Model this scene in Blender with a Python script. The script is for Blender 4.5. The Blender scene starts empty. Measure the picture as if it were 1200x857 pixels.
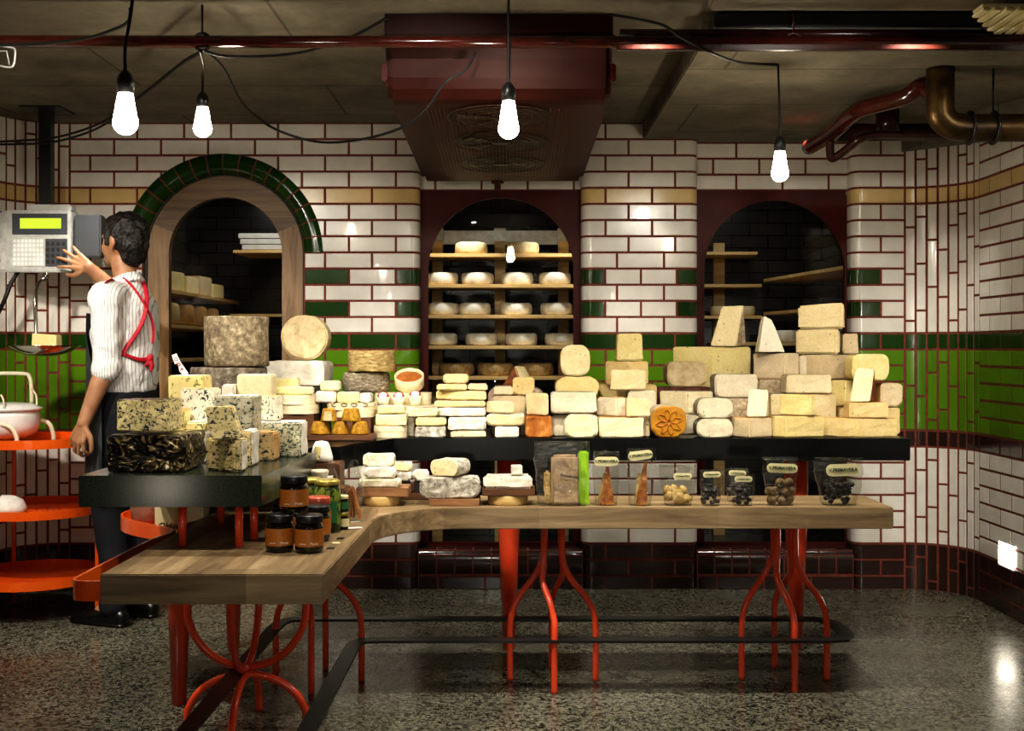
import bpy, bmesh, math, random
from mathutils import Vector, Matrix, noise
from mathutils.bvhtree import BVHTree
random.seed(7)
PI = math.pi
SC = bpy.context.scene
COL = SC.collection
# ---- measured camera: level lens 1.2 m above the floor, looking along +Y; a photo point at a known depth becomes a place in the room
F, CX, HY, CH = 1350.0, 600.0, 410.0, 1.2
def px(x, D): return (x - CX) * D / F
def pz(y, D): return CH - (y - HY) * D / F

def lin(c):
    if isinstance(c, str):
        c = c.lstrip('#'); c = [int(c[i:i+2], 16) / 255 for i in (0, 2, 4)]
    return tuple((v / 12.92 if v <= .04045 else ((v + .055) / 1.055) ** 2.4) for v in c) + (1.0,)

# ------------------------------------------------------------------ materials
class NT:
    def __init__(s, name):
        s.m = bpy.data.materials.new(name); s.m.use_nodes = True
        s.t = s.m.node_tree; s.t.nodes.clear()
        s.out = s.n('ShaderNodeOutputMaterial')
    def n(s, typ, **kw):
        nd = s.t.nodes.new(typ)
        for k, v in kw.items():
            if k in nd.inputs.keys(): nd.inputs[k].default_value = v
            else: setattr(nd, k, v)
        return nd
    def l(s, a, b): s.t.links.new(a, b)
    def coord(s, scale=(1, 1, 1), kind='Object', rot=(0, 0, 0)):
        tc = s.n('ShaderNodeTexCoord'); mp = s.n('ShaderNodeMapping')
        mp.inputs['Scale'].default_value = scale; mp.inputs['Rotation'].default_value = rot
        s.l(tc.outputs[kind], mp.inputs['Vector']); return mp.outputs['Vector']
    def noise(s, vec, scale, detail=4, rough=.55, dist=0):
        nd = s.n('ShaderNodeTexNoise'); nd.inputs['Scale'].default_value = scale; nd.inputs['Detail'].default_value = detail
        nd.inputs['Roughness'].default_value = rough; nd.inputs['Distortion'].default_value = dist
        s.l(vec, nd.inputs['Vector']); return nd.outputs['Fac']
    def ramp(s, fac, stops, interp='LINEAR'):
        r = s.n('ShaderNodeValToRGB'); r.color_ramp.interpolation = interp
        e = r.color_ramp.elements
        while len(e) < len(stops): e.new(.5)
        for el, (p, c) in zip(e, stops): el.position = p; el.color = c if len(c) == 4 else lin(c)
        s.l(fac, r.inputs['Fac']); return r.outputs['Color']
    def mix(s, fac, a, b, mode='MIX'):
        m = s.n('ShaderNodeMix', data_type='RGBA', blend_type=mode)
        for idx, v in ((0, fac), (6, a), (7, b)):
            if hasattr(v, 'is_linked'): s.l(v, m.inputs[idx])
            else: m.inputs[idx].default_value = v
        return m.outputs[2]
    def math(s, op, a, b=0.0):
        m = s.n('ShaderNodeMath', operation=op)
        for i, v in enumerate((a, b)):
            if hasattr(v, 'is_linked'): s.l(v, m.inputs[i])
            else: m.inputs[i].default_value = v
        return m.outputs[0]
    def bsdf(s, color, rough=.5, metal=0, spec=.5, bump=None, bstr=.3, bdist=.002, sss=0, coat=0, emis=None, estr=0, trans=0, ior=1.45, alpha=1):
        b = s.n('ShaderNodeBsdfPrincipled')
        for k, v in (('Base Color', color), ('Roughness', rough), ('Metallic', metal), ('Specular IOR Level', spec), ('Coat Weight', coat),
                     ('Transmission Weight', trans), ('IOR', ior), ('Alpha', alpha)):
            if hasattr(v, 'is_linked'): s.l(v, b.inputs[k])
            else: b.inputs[k].default_value = v
        if sss:
            b.inputs['Subsurface Weight'].default_value = sss; b.inputs['Subsurface Radius'].default_value = (.012, .008, .004)
            b.inputs['Subsurface Scale'].default_value = .5
        if emis is not None: b.inputs['Emission Color'].default_value = emis; b.inputs['Emission Strength'].default_value = estr
        if bump is not None:
            bp = s.n('ShaderNodeBump'); bp.inputs['Strength'].default_value = bstr; bp.inputs['Distance'].default_value = bdist
            s.l(bump, bp.inputs['Height']); s.l(bp.outputs['Normal'], b.inputs['Normal'])
        s.l(b.outputs[0], s.out.inputs['Surface']); return b

def two(name, c1, c2, scale=20, lo=.35, hi=.65, rough=.5, bump=.25, bscale=None, stretch=(1, 1, 1), bdist=.002, detail=5, **kw):
    """colour that wanders between two tones, with a matching fine relief"""
    t = NT(name); v = t.coord(stretch)
    col = t.ramp(t.noise(v, scale, detail), [(lo, lin(c1)), (hi, lin(c2))])
    h = t.noise(v, bscale or scale * 3, 4)
    t.bsdf(col, rough, bump=h if bump else None, bstr=bump, bdist=bdist, **kw); return t.m

def plain(name, c, rough=.5, **kw):
    t = NT(name); v = t.coord()
    c = lin(c); d = tuple(x * .86 for x in c[:3]) + (1,)
    t.bsdf(t.ramp(t.noise(v, 14, 3), [(.35, d), (.6, c)]), rough, **kw); return t.m

def tile_mat(name, c1, c2, rough=.2):
    t = NT(name); g = t.n('ShaderNodeNewGeometry')
    v = t.coord()
    base = t.ramp(g.outputs['Random Per Island'], [(0, lin(c1)), (1, lin(c2))])
    sh = t.ramp(t.noise(v, 9, 4), [(.3, (.86, .86, .86, 1)), (.7, (1, 1, 1, 1))])
    t.bsdf(t.mix(1.0, base, sh, 'MULTIPLY'), rough, bump=t.noise(v, 22, 2), bstr=.1, bdist=.004, coat=.15); return t.m

def blue_mat(name, paste, dark, amt=.56, scale=70, stretch=(1, 1, 1.6)):
    t = NT(name); v = t.coord(stretch)
    n1 = t.noise(v, scale, 3, .6, .8); n2 = t.noise(v, scale * .32, 3)
    f = t.math('ADD', t.math('MULTIPLY', n1, .7), t.math('MULTIPLY', n2, .3))
    mk = t.ramp(f, [(amt - .03, (0, 0, 0, 1)), (amt + .015, (1, 1, 1, 1))])
    pas = t.ramp(t.noise(v, 25, 4), [(.3, lin(paste)), (.7, tuple(min(1, x * 1.18) for x in lin(paste)[:3]) + (1,))])
    t.bsdf(t.mix(mk, pas, lin(dark)), .5, bump=f, bstr=.5, bdist=-.003, sss=.0); return t.m

def stucco_cheese(name, c1, c2, c3, scale=60, rough=.8, bdist=.004, st=(1, 1, 1)):
    t = NT(name); v = t.coord(st)
    a = t.ramp(t.noise(v, scale, 6, .7), [(.34, lin(c1)), (.52, lin(c2)), (.68, lin(c3))])
    b = t.ramp(t.noise(v, scale * .2, 3), [(.3, (.72, .72, .72, 1)), (.7, (1, 1, 1, 1))])
    t.bsdf(t.mix(1.0, a, b, 'MULTIPLY'), rough, bump=t.noise(v, scale * 1.5, 5, .7), bstr=.7, bdist=bdist); return t.m

def wood_mat(name, c1, c2, c3, axis='X', rough=.42, board=0):
    t = NT(name)
    st = {'X': (1.2, 14, 14), 'Y': (14, 1.2, 14), 'Z': (14, 14, 1.2)}[axis]
    v = t.coord(st)
    g = t.noise(v, 2.2, 7, .62, .6)
    col = t.ramp(g, [(.3, lin(c1)), (.5, lin(c2)), (.7, lin(c3))])
    if board:
        cc = t.coord(); sx = t.n('ShaderNodeSeparateXYZ'); t.l(cc, sx.inputs[0])
        u = sx.outputs[{'X': 1, 'Y': 0, 'Z': 0}[axis]]
        w = sx.outputs[{'X': 0, 'Y': 1, 'Z': 2}[axis]]
        row = t.math('FLOOR', t.math('DIVIDE', u, board))
        seg = t.math('FLOOR', t.math('ADD', t.math('DIVIDE', w, .62), t.math('MULTIPLY', row, .37)))
        wn = t.n('ShaderNodeTexWhiteNoise', noise_dimensions='2D'); cm = t.n('ShaderNodeCombineXYZ')
        t.l(row, cm.inputs[0]); t.l(seg, cm.inputs[1]); t.l(cm.outputs[0], wn.inputs['Vector'])
        tone = t.ramp(wn.outputs['Value'], [(0, (.62, .6, .58, 1)), (1, (1.0, 1.0, 1.0, 1))])
        col = t.mix(1.0, col, tone, 'MULTIPLY')
    t.bsdf(col, rough, bump=g, bstr=.15, bdist=.002); return t.m

M = {}
def build_materials():
    M['white'] = tile_mat('white_tile', '#e9e3d8', '#f4efe6')
    M['cream'] = tile_mat('cream_tile', '#d9b978', '#e2c58a')
    M['dkgreen'] = tile_mat('bottle_green_tile', '#18380a', '#20450e', .16)
    M['green'] = tile_mat('leaf_green_tile', '#557f12', '#628f1a', .18)
    M['black'] = tile_mat('black_brown_tile', '#2c1d18', '#3a2721', .16)
    M['grout'] = two('red_brown_grout', '#6a3024', '#824234', 40, rough=.85)
    # floor: ground concrete with dark aggregate
    t = NT('ground_terrazzo'); v = t.coord()
    vo = t.n('ShaderNodeTexVoronoi'); vo.inputs['Scale'].default_value = 105; t.l(v, vo.inputs['Vector'])
    vo2 = t.n('ShaderNodeTexVoronoi'); vo2.inputs['Scale'].default_value = 230; t.l(v, vo2.inputs['Vector'])
    sx = t.n('ShaderNodeSeparateColor'); t.l(vo.outputs['Color'], sx.inputs[0])
    sy = t.n('ShaderNodeSeparateColor'); t.l(vo2.outputs['Color'], sy.inputs[0])
    chip = t.ramp(sx.outputs[0], [(.0, lin('#1a1c18')), (.24, lin('#35362f')), (.40, lin('#6f6c5d')), (.75, lin('#8a8674')), (1, lin('#626052'))])
    fine = t.ramp(sy.outputs[0], [(.0, (.28, .28, .27, 1)), (.3, (.5, .5, .48, 1)), (.42, (1, 1, 1, 1))])
    cl = t.ramp(t.noise(v, 1.3, 4), [(.3, (.72, .72, .72, 1)), (.7, (1, 1, 1, 1))])
    col = t.mix(1.0, t.mix(.85, chip, fine, 'MULTIPLY'), cl, 'MULTIPLY')
    rg = t.ramp(t.noise(v, 2.0, 4), [(.3, (.16, .16, .16, 1)), (.7, (.34, .34, .34, 1))])
    t.bsdf(col, rg, bump=sx.outputs[0], bstr=.03, bdist=.001); M['floor'] = t.m
    # board-marked concrete
    t = NT('board_marked_concrete'); v = t.coord()
    a = t.ramp(t.noise(v, 3, 8, .65, .4), [(.3, lin('#5f594a')), (.55, lin('#7d7665')), (.75, lin('#958e7b'))])
    st = t.ramp(t.noise(t.coord((2, 3, 1)), 6, 7, .7), [(.3, (.8, .8, .79, 1)), (.65, (1, 1, 1, 1))])
    br = t.n('ShaderNodeTexBrick'); br.inputs['Scale'].default_value = 1; br.inputs['Mortar Size'].default_value = .006
    br.inputs['Brick Width'].default_value = 1.6; br.inputs['Row Height'].default_value = .62
    br.inputs['Color1'].default_value = (1, 1, 1, 1); br.inputs['Color2'].default_value = (.9, .9, .9, 1); br.inputs['Mortar'].default_value = (.45, .45, .45, 1)
    t.l(v, br.inputs['Vector'])
    t.bsdf(t.mix(1.0, t.mix(1.0, a, st, 'MULTIPLY'), br.outputs['Color'], 'MULTIPLY'), .8, bump=t.noise(v, 40, 6), bstr=.3, bdist=.004); M['concrete'] = t.m
    # cool room tiles
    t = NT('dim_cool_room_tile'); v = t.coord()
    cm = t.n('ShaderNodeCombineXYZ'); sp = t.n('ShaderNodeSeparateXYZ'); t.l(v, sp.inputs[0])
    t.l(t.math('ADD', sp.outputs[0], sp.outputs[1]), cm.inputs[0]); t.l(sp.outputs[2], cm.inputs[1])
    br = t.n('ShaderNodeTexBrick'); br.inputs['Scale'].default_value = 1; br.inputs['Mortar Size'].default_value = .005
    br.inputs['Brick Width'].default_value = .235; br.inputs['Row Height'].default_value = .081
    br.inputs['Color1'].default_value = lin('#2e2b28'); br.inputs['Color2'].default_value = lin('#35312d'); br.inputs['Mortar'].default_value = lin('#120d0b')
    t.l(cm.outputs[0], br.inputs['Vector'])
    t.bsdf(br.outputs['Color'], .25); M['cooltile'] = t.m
    M['oxblood'] = two('oxblood_gloss_paint', '#400e07', '#4e140b', 6, rough=.42, bump=.08, spec=.18)
    M['fanred'] = two('fan_housing_paint', '#300e08', '#3d150d', 5, rough=.5, bump=.06, spec=.25)
    M['pipered'] = two('pipe_gloss_paint', '#36100a', '#48170f', 9, rough=.2, bump=.1, coat=.3)
    M['darkred'] = two('dark_pipe_paint', '#2a0f0a', '#3a1710', 9, rough=.25, bump=.1)
    M['wire'] = plain('grille_wire', '#4e2c1e', .4)
    M['orange'] = two('orange_enamel', '#dc5210', '#e66018', 4, rough=.2, bump=.03, coat=.4)
    M['redorange'] = two('red_orange_enamel', '#d64626', '#e25432', 4, rough=.22, bump=.03, coat=.4)
    M['blacksteel'] = two('black_steel', '#131415', '#1d1e1f', 12, rough=.38, bump=.05)
    M['stone'] = two('dark_green_stone', '#20261f', '#323a30', 160, rough=.17, bump=.03, spec=.4)
    M['blackstone'] = two('black_stone', '#090a0a', '#111212', 120, rough=.25, spec=.25, bump=.04)
    M['benchX'] = wood_mat('bench_oak', '#735f47', '#97805f', '#b8a07b', 'X', .38, .09)
    M['benchY'] = wood_mat('bench_oak_leg', '#735f47', '#97805f', '#b8a07b', 'Y', .38, .09)
    M['doorwood'] = wood_mat('door_oak', '#6b4e30', '#8f6e48', '#a88860', 'Z', .45)
    M['doorwoodX'] = wood_mat('door_oak_header', '#553d26', '#745a3c', '#8b7050', 'X', .45)
    M['shelfwood'] = wood_mat('pine_shelf', '#a98650', '#c9a76c', '#dcc08a', 'X', .5)
    M['shelfwoodY'] = wood_mat('pine_shelf_side', '#a98650', '#c9a76c', '#dcc08a', 'Y', .5)
    M['walnut'] = wood_mat('walnut_board', '#3b2415', '#5c3b24', '#774f31', 'X', .5)
    M['brownboard'] = wood_mat('brown_board', '#6a4529', '#8b6340', '#a67e56', 'X', .5)
    M['poplar'] = wood_mat('poplar_box', '#d8c197', '#e8d6b0', '#f0e3c4', 'X', .6)
    M['steel'] = two('brushed_steel', '#b4b4b0', '#cfcfca', 30, rough=.35, bump=.05, metal=.55)
    M['chrome'] = two('polished_steel', '#8f8c86', '#b0aca4', 8, rough=.12, bump=.02, metal=1)
    M['boxwood'] = wood_mat('round_box_wood', '#a98750', '#c7a76c', '#d8bd86', 'X', .6)
    M['copper'] = two('aged_copper', '#33261a', '#604a28', 7, rough=.38, bump=.1, metal=.75)
    M['cord'] = plain('black_rubber', '#0a0a0a', .5)
    M['blackplastic'] = plain('black_plastic', '#17181a', .35)
    M['greyplastic'] = plain('grey_plastic', '#3a3d42', .4)
    M['lightplastic'] = plain('light_plastic', '#c9c8c2', .45)
    M['creamenamel'] = plain('cream_enamel', '#e8dcc0', .25, coat=.3)
    M['whiteenamel'] = plain('white_enamel', '#f0ece8', .2, coat=.3)
    M['paper'] = two('white_paper', '#d8d4ca', '#efece4', 30, rough=.8, bump=.5, bscale=40, bdist=.006)
    M['creampaper'] = two('cream_card', '#d9cb9a', '#e6dab0', 12, rough=.7, bump=.1)
    M['sack'] = two('brown_paper_sack', '#7a5644', '#96705a', 14, rough=.75, bump=.4, bdist=.006)
    def emit(name, c, s):
        t = NT(name); e = t.n('ShaderNodeEmission'); e.inputs[0].default_value = lin(c); e.inputs[1].default_value = s
        t.l(e.outputs[0], t.out.inputs['Surface']); return t.m
    M['bulb'] = emit('lit_bulb_glass', '#fff0d8', 170); M['bulbneck'] = emit('dim_bulb_neck', '#e8cfa8', .8)
    M['led'] = emit('lit_recess_lamp', '#fff4de', 14)
    M['lcd'] = emit('lime_display', '#c6e63c', 1.0)
    M['tube'] = emit('tube_lamp', '#e8f2ff', 4)
    def glass(name, tint, refl=.03, rough=.0):
        t = NT(name); tr = t.n('ShaderNodeBsdfTransparent'); tr.inputs[0].default_value = lin(tint)
        gl = t.n('ShaderNodeBsdfGlossy'); gl.inputs['Roughness'].default_value = rough
        fr = t.n('ShaderNodeFresnel'); fr.inputs[0].default_value = 1.5
        mx = t.n('ShaderNodeMixShader'); t.l(t.math('MAXIMUM', fr.outputs[0], refl), mx.inputs[0])
        t.l(tr.outputs[0], mx.inputs[1]); t.l(gl.outputs[0], mx.inputs[2]); t.l(mx.outputs[0], t.out.inputs['Surface']); return t.m
    M['pane'] = glass('window_glass', '#f2f4f2', .03)
    t = NT('clear_crinkled_film'); v = t.coord()
    tr = t.n('ShaderNodeBsdfTransparent'); tr.inputs[0].default_value = lin('#f4f4f0')
    gl = t.n('ShaderNodeBsdfGlossy'); gl.inputs['Roughness'].default_value = .12
    df = t.n('ShaderNodeBsdfDiffuse'); df.inputs[0].default_value = lin('#f0eee6')
    bp = t.n('ShaderNodeBump'); bp.inputs['Strength'].default_value = 1.0; bp.inputs['Distance'].default_value = .014
    nz = t.noise(v, 55, 3, .6, 1.6); t.l(nz, bp.inputs['Height']); t.l(bp.outputs[0], gl.inputs['Normal']); t.l(bp.outputs[0], df.inputs['Normal'])
    lw = t.n('ShaderNodeLayerWeight'); lw.inputs[0].default_value = .4
    m1 = t.n('ShaderNodeMixShader'); t.l(t.math('ADD', t.math('MULTIPLY', t.math('POWER', lw.outputs['Facing'], 2.2), .6), .045), m1.inputs[0])
    t.l(tr.outputs[0], m1.inputs[1]); t.l(gl.outputs[0], m1.inputs[2])
    m2 = t.n('ShaderNodeMixShader'); t.l(t.ramp(t.noise(v, 60, 3), [(.6, (.0, .0, .0, 1)), (.78, (.25, .25, .25, 1))]), m2.inputs[0])
    t.l(m1.outputs[0], m2.inputs[1]); t.l(df.outputs[0], m2.inputs[2]); t.l(m2.outputs[0], t.out.inputs['Surface']); M['film'] = t.m
    # ---- cheeses
    def paste(k, c1, c2, s=18):
        sf = lambda c: '#' + ''.join('%02x' % int(int(c[1 + 2 * i:3 + 2 * i], 16) * .68 + (0xf2, 0xe8, 0xd2)[i] * .32) for i in range(3))
        c1, c2 = sf(c1), sf(c2)
        t = NT(k + '_cheese_paste'); v = t.coord()
        col = t.ramp(t.noise(v, s, 6, .65), [(.32, lin(c1)), (.68, lin(c2))])
        fine = t.ramp(t.noise(v, 120, 4, .7), [(.3, (.86, .84, .78, 1)), (.6, (1, 1, 1, 1))])
        vo = t.n('ShaderNodeTexVoronoi'); vo.inputs['Scale'].default_value = 48; t.l(v, vo.inputs['Vector'])
        sp = t.n('ShaderNodeSeparateColor'); t.l(vo.outputs['Color'], sp.inputs[0])
        hole = t.math('MULTIPLY', t.math('LESS_THAN', vo.outputs['Distance'], .16), t.math('GREATER_THAN', sp.outputs[0], .86))
        c = t.mix(hole, t.mix(1.0, col, fine, 'MULTIPLY'), tuple(x * .42 for x in lin(c1)[:3]) + (1,))
        h = t.math('SUBTRACT', t.noise(v, 60, 5, .65), hole)
        t.bsdf(c, .55, bump=h, bstr=.45, bdist=.003); M[k] = t.m
    paste('ivory', '#dccb98', '#eadcb4'); paste('cream_p', '#e2cb88', '#eedba6'); paste('yellow', '#d8ba5e', '#e6cd80')
    paste('gold', '#c8a552', '#dabc78'); paste('tan', '#c0a676', '#d4bd92'); paste('whitep', '#f0e9d4', '#f8f3e2')
    paste('lemon', '#e4cd6c', '#efde94'); paste('greyw', '#d2c6a4', '#e2d8bc'); paste('pinkish', '#cdb48a', '#dcc8a2')
    M['wax'] = two('orange_pressed_rind', '#a06a0a', '#bd861a', 16, rough=.5, bump=.4)
    M['rind_or'] = two('orange_rind', '#a87a42', '#c8a066', 26, rough=.6, bump=.4)
    M['rind_tan'] = stucco_cheese('tan_rind', '#86693f', '#b3935f', '#cdb286', 40)
    M['rind_white'] = two('bloomy_white_rind', '#cbc3b2', '#e8e2d4', 26, rough=.85, bump=.7, bscale=60, bdist=.004)
    M['rind_grey'] = stucco_cheese('grey_rind', '#6f6553', '#a1967f', '#c5bba6', 45)
    M['rind_pink'] = stucco_cheese('pinkish_rind', '#a78270', '#c9ab98', '#e2d2c0', 40)
    M['rind_purple'] = stucco_cheese('purple_brown_rind', '#4a251d', '#6f3e31', '#8a5a48', 30)
    M['rind_brown'] = stucco_cheese('dark_brown_rind', '#5a2d14', '#8a4c22', '#a8682f', 30)
    M['rind_wash'] = stucco_cheese('washed_orange_rind', '#8f4a12', '#bb7228', '#dba664', 14)
    M['crumb'] = stucco_cheese('crumbly_rind', '#9a7f5e', '#d3bd9a', '#ece0c8', 70, bdist=.008)
    M['mould'] = stucco_cheese('ash_mould_rind', '#6d675c', '#c9c1b0', '#f0ebde', 50, bdist=.006)
    M['truckle'] = stucco_cheese('mottled_cloth_rind', '#544736', '#87775c', '#c2b494', 42)
    M['truckdark'] = stucco_cheese('dark_mottled_rind', '#3d342a', '#6b5f4f', '#97897a', 45)
    M['tomme'] = stucco_cheese('dimpled_rind', '#86693a', '#c0a56a', '#e2d2a2', 48, st=(.8, .8, 2.6))
    M['tommegrey'] = stucco_cheese('grey_dimpled_rind', '#574b3b', '#93876f', '#d0c6b0', 56, st=(.8, .8, 2.4))
    M['discrind'] = stucco_cheese('speckled_buff_rind', '#b8a074', '#d5c096', '#e0cfa8', 30, bdist=.002)
    M['blue1'] = blue_mat('blue_veined_cream', '#dccb92', '#2c3540', .55, 75)
    M['blue2'] = blue_mat('blue_veined_pale', '#e4dfc8', '#2b3440', .57, 110, (1, 1, 1))
    M['blue3'] = blue_mat('blue_veined_grey', '#aba58c', '#2a3237', .55, 80)
    M['blue4'] = blue_mat('blue_veined_buff', '#c9ac7b', '#30302e', .57, 70)
    M['blue5'] = blue_mat('blue_veined_yellow', '#dccb8a', '#64704a', .60, 60, (1, 1, .7))
    M['blue6'] = blue_mat('blue_veined_mottled', '#d0cba9', '#46584f', .53, 95)
    M['blue7'] = blue_mat('blue_veined_dense', '#d2bd86', '#1d2126', .545, 85, (1, 1, 2.4))
    t = NT('crumpled_dark_foil'); v = t.coord((1, 1, 1.4))
    n = t.noise(v, 22, 3, .6, 2.0); t.bsdf(t.ramp(n, [(.38, lin('#0c0b0a')), (.52, lin('#2b2318')), (.60, lin('#8a713c')), (.68, lin('#efe6c8'))]), .2, metal=.45, bump=n, bstr=1.0, bdist=.015); M['foil'] = t.m  # light ramp tones paint bright reflections into the foil colour
    M['goldcake'] = stucco_cheese('golden_crust', '#8a5c06', '#b8850f', '#dcb044', 70, .6, .007)
    M['waxpaper'] = two('crinkled_wax_paper', '#d2c8a8', '#ece4cc', 28, rough=.5, bump=.8, bscale=30, bdist=.01)
    M['cannel'] = two('orange_washed_top', '#9a5620', '#b87232', 30, rough=.6, bump=.5)
    M['rosewhite'] = two('white_label_disc', '#f2ece4', '#fbf8f2', 10, rough=.5, bump=0)
    M['rosered'] = two('pot_red_edge', '#8a3524', '#a8503a', 20, rough=.5, bump=.2)
    M['jarglass'] = plain('dark_jar_glass', '#140d08', .06, coat=.5)
    M['jarlabel'] = two('amber_label', '#965617', '#ad6c26', 8, rough=.45, bump=.1)
    M['greenjar'] = blue_mat('pickle_filled_glass', '#6d7a24', '#1d2a0a', .5, 40, (1, 1, 1))
    M['goldlid'] = two('gold_lid', '#a89a4a', '#cfc278', 8, rough=.25, bump=.05, metal=.6)
    M['redlid'] = plain('copper_red_lid', '#c2604a', .3, metal=.3)
    M['labelcream'] = plain('cream_label', '#e6dca8', .5)
    M['labelgreen'] = plain('green_label', '#2c6a3c', .5)
    M['ink'] = plain('dark_green_ink', '#10301c', .6)
    M['inkblack'] = plain('black_ink', '#14100c', .6)
    M['inkred'] = plain('red_ink', '#8f2018', .6)
    M['inkwhite'] = plain('white_ink', '#efe8dc', .6)
    M['biscuit'] = stucco_cheese('brown_biscuit', '#7a3a14', '#b06a2a', '#dca656', 60)
    M['granola'] = stucco_cheese('pale_granola', '#b08a4a', '#d8b878', '#eed9a4', 80)
    M['truffle'] = stucco_cheese('dusted_truffle', '#513c28', '#836949', '#b39a74', 70)
    M['darkfruit'] = stucco_cheese('dark_dried_fruit', '#0a0706', '#1c120e', '#38251c', 70, .5)
    M['cracker'] = two('pack_brown', '#a0866a', '#c0a684', 10, rough=.4, bump=.5, bdist=.01)
    M['lime'] = two('lime_band', '#7fb31a', '#a6d032', 8, rough=.3, bump=.3)
    # ---- person
    M['skin'] = two('skin', '#98694a', '#b08262', 16, rough=.5, bump=.15, bscale=200, bdist=.001, sss=.05)
    M['hair'] = two('dark_hair', '#0a0706', '#1c130e', 60, rough=.45, bump=.9, stretch=(1, 1, .35), bdist=.006)
    t = NT('striped_shirting'); v = t.coord(); sx = t.n('ShaderNodeSeparateXYZ'); t.l(v, sx.inputs[0])
    w = t.math('SINE', t.math('MULTIPLY', t.math('ADD', sx.outputs[0], t.math('MULTIPLY', t.noise(v, 6, 2), .012)), 2 * PI / .0112))
    c = t.ramp(w, [(.55, lin('#f0edea')), (.95, lin('#a7a4a8'))])
    wr = t.noise(t.coord((1, 1, .8)), 13, 3, .5, .9)
    t.bsdf(c, .8, bump=wr, bstr=.55, bdist=.03); M['shirt'] = t.m
    M['trousers'] = two('navy_trousers', '#090a10', '#11131b', 20, rough=.85, bump=.3, bscale=14, bdist=.01)
    M['apron'] = two('grey_apron', '#4a4c50', '#5a5c60', 12, rough=.85, bump=.3, bscale=10, bdist=.01)
    M['strap'] = plain('red_strap', '#b5122a', .6)
    M['shoe'] = plain('black_leather', '#0b0b0c', .3)
build_materials()

# ------------------------------------------------------------------ mesh helpers
def tag(o, label=None, cat=None, group=None, kind=None):
    if label: o['label'] = label
    if cat: o['category'] = cat
    if group: o['group'] = group
    if kind: o['kind'] = kind
    return o

def obj(name, bm, mats, parent=None, smooth=False, base=True, frame=None):
    """link a bmesh given in room coordinates as ONE mesh; a top-level one gets its origin at its foot"""
    if not isinstance(mats, (list, tuple)): mats = [mats]
    if smooth is True:
        for f in bm.faces: f.smooth = True
    me = bpy.data.meshes.new(name)
    o = bpy.data.objects.new(name, me); COL.objects.link(o)
    for m in mats: me.materials.append(m)
    org = None
    if frame is not None: org = frame.inverted()
    elif parent is None and base:
        xs = [v.co for v in bm.verts]
        c = Vector(((min(v.x for v in xs) + max(v.x for v in xs)) / 2, (min(v.y for v in xs) + max(v.y for v in xs)) / 2, min(v.z for v in xs)))
        org = Matrix.Translation(-c); o.location = c
    if frame is not None: o.matrix_world = frame
    if org is not None: bmesh.ops.transform(bm, matrix=org, verts=bm.verts)
    if parent is not None:
        o.parent = parent
        bmesh.ops.transform(bm, matrix=PW[parent.name].inverted(), verts=bm.verts)
    bm.normal_update(); bm.to_mesh(me); bm.free()
    PW[o.name] = PW[parent.name].copy() if parent is not None else (frame.copy() if frame is not None else Matrix.Translation(o.location))
    return o
PW = {}
def thing(name, label, cat, loc=(0, 0, 0), group=None):
    o = bpy.data.objects.new(name, None); COL.objects.link(o); o.location = loc; o.empty_display_size = .05
    PW[o.name] = Matrix.Translation(Vector(loc)); return tag(o, label, cat, group)
def struct(name, bm, mats, label, parent=None, smooth=False):
    o = obj(name, bm, mats, parent, smooth, base=False)
    if parent is None: tag(o, label, 'room', kind='structure')
    return o
def dup(root, loc, label, group=None):
    r = root.copy(); COL.objects.link(r); r.location = loc; r['label'] = label
    if group: r['group'] = group
    for ch in list(root.children):
        c = ch.copy(); COL.objects.link(c); c.parent = r
        for g in list(ch.children):
            d = g.copy(); COL.objects.link(d); d.parent = c
    return r
def B(): return bmesh.new()
def box(bm, x0, x1, y0, y1, z0, z1, bev=0, mi=0, seg=2):
    r = bmesh.ops.create_cube(bm, size=1)
    for v in r['verts']:
        v.co = Vector((x0 + (v.co.x + .5) * (x1 - x0), y0 + (v.co.y + .5) * (y1 - y0), z0 + (v.co.z + .5) * (z1 - z0)))
    fs = {f for v in r['verts'] for f in v.link_faces}
    for f in fs: f.material_index = mi
    if bev:
        es = list({e for v in r['verts'] for e in v.link_edges})
        bmesh.ops.bevel(bm, geom=es, offset=bev, segments=seg, affect='EDGES', material=mi)
def mat_box(bm, m, sx, sy, sz, bev=0, mi=0):
    t = B(); box(t, -sx / 2, sx / 2, -sy / 2, sy / 2, -sz / 2, sz / 2, bev, mi); bmesh.ops.transform(t, matrix=m, verts=t.verts); merge(bm, t)
def merge(bm, t):
    me = bpy.data.meshes.new('tmp'); t.to_mesh(me); t.free(); bm.from_mesh(me); bpy.data.meshes.remove(me)
def prism(bm, pts, z0, z1, bev=0, mi=0):
    """plan outline (counter-clockwise) raised from z0 to z1"""
    lo = [bm.verts.new((x, y, z0)) for x, y in pts]; hi = [bm.verts.new((x, y, z1)) for x, y in pts]
    n = len(pts); fs = [bm.faces.new(hi), bm.faces.new(lo[::-1])]
    for i in range(n):
        j = (i + 1) % n; fs.append(bm.faces.new((lo[i], lo[j], hi[j], hi[i])))
    for f in fs: f.material_index = mi
    bmesh.ops.recalc_face_normals(bm, faces=fs)
    if bev:
        es = list({e for f in fs[:2] for e in f.edges}) + [e for v in lo for e in v.link_edges if e.other_vert(v) in hi]
        bmesh.ops.bevel(bm, geom=list(set(es)), offset=bev, segments=2, affect='EDGES', material=mi)
    return fs
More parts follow.
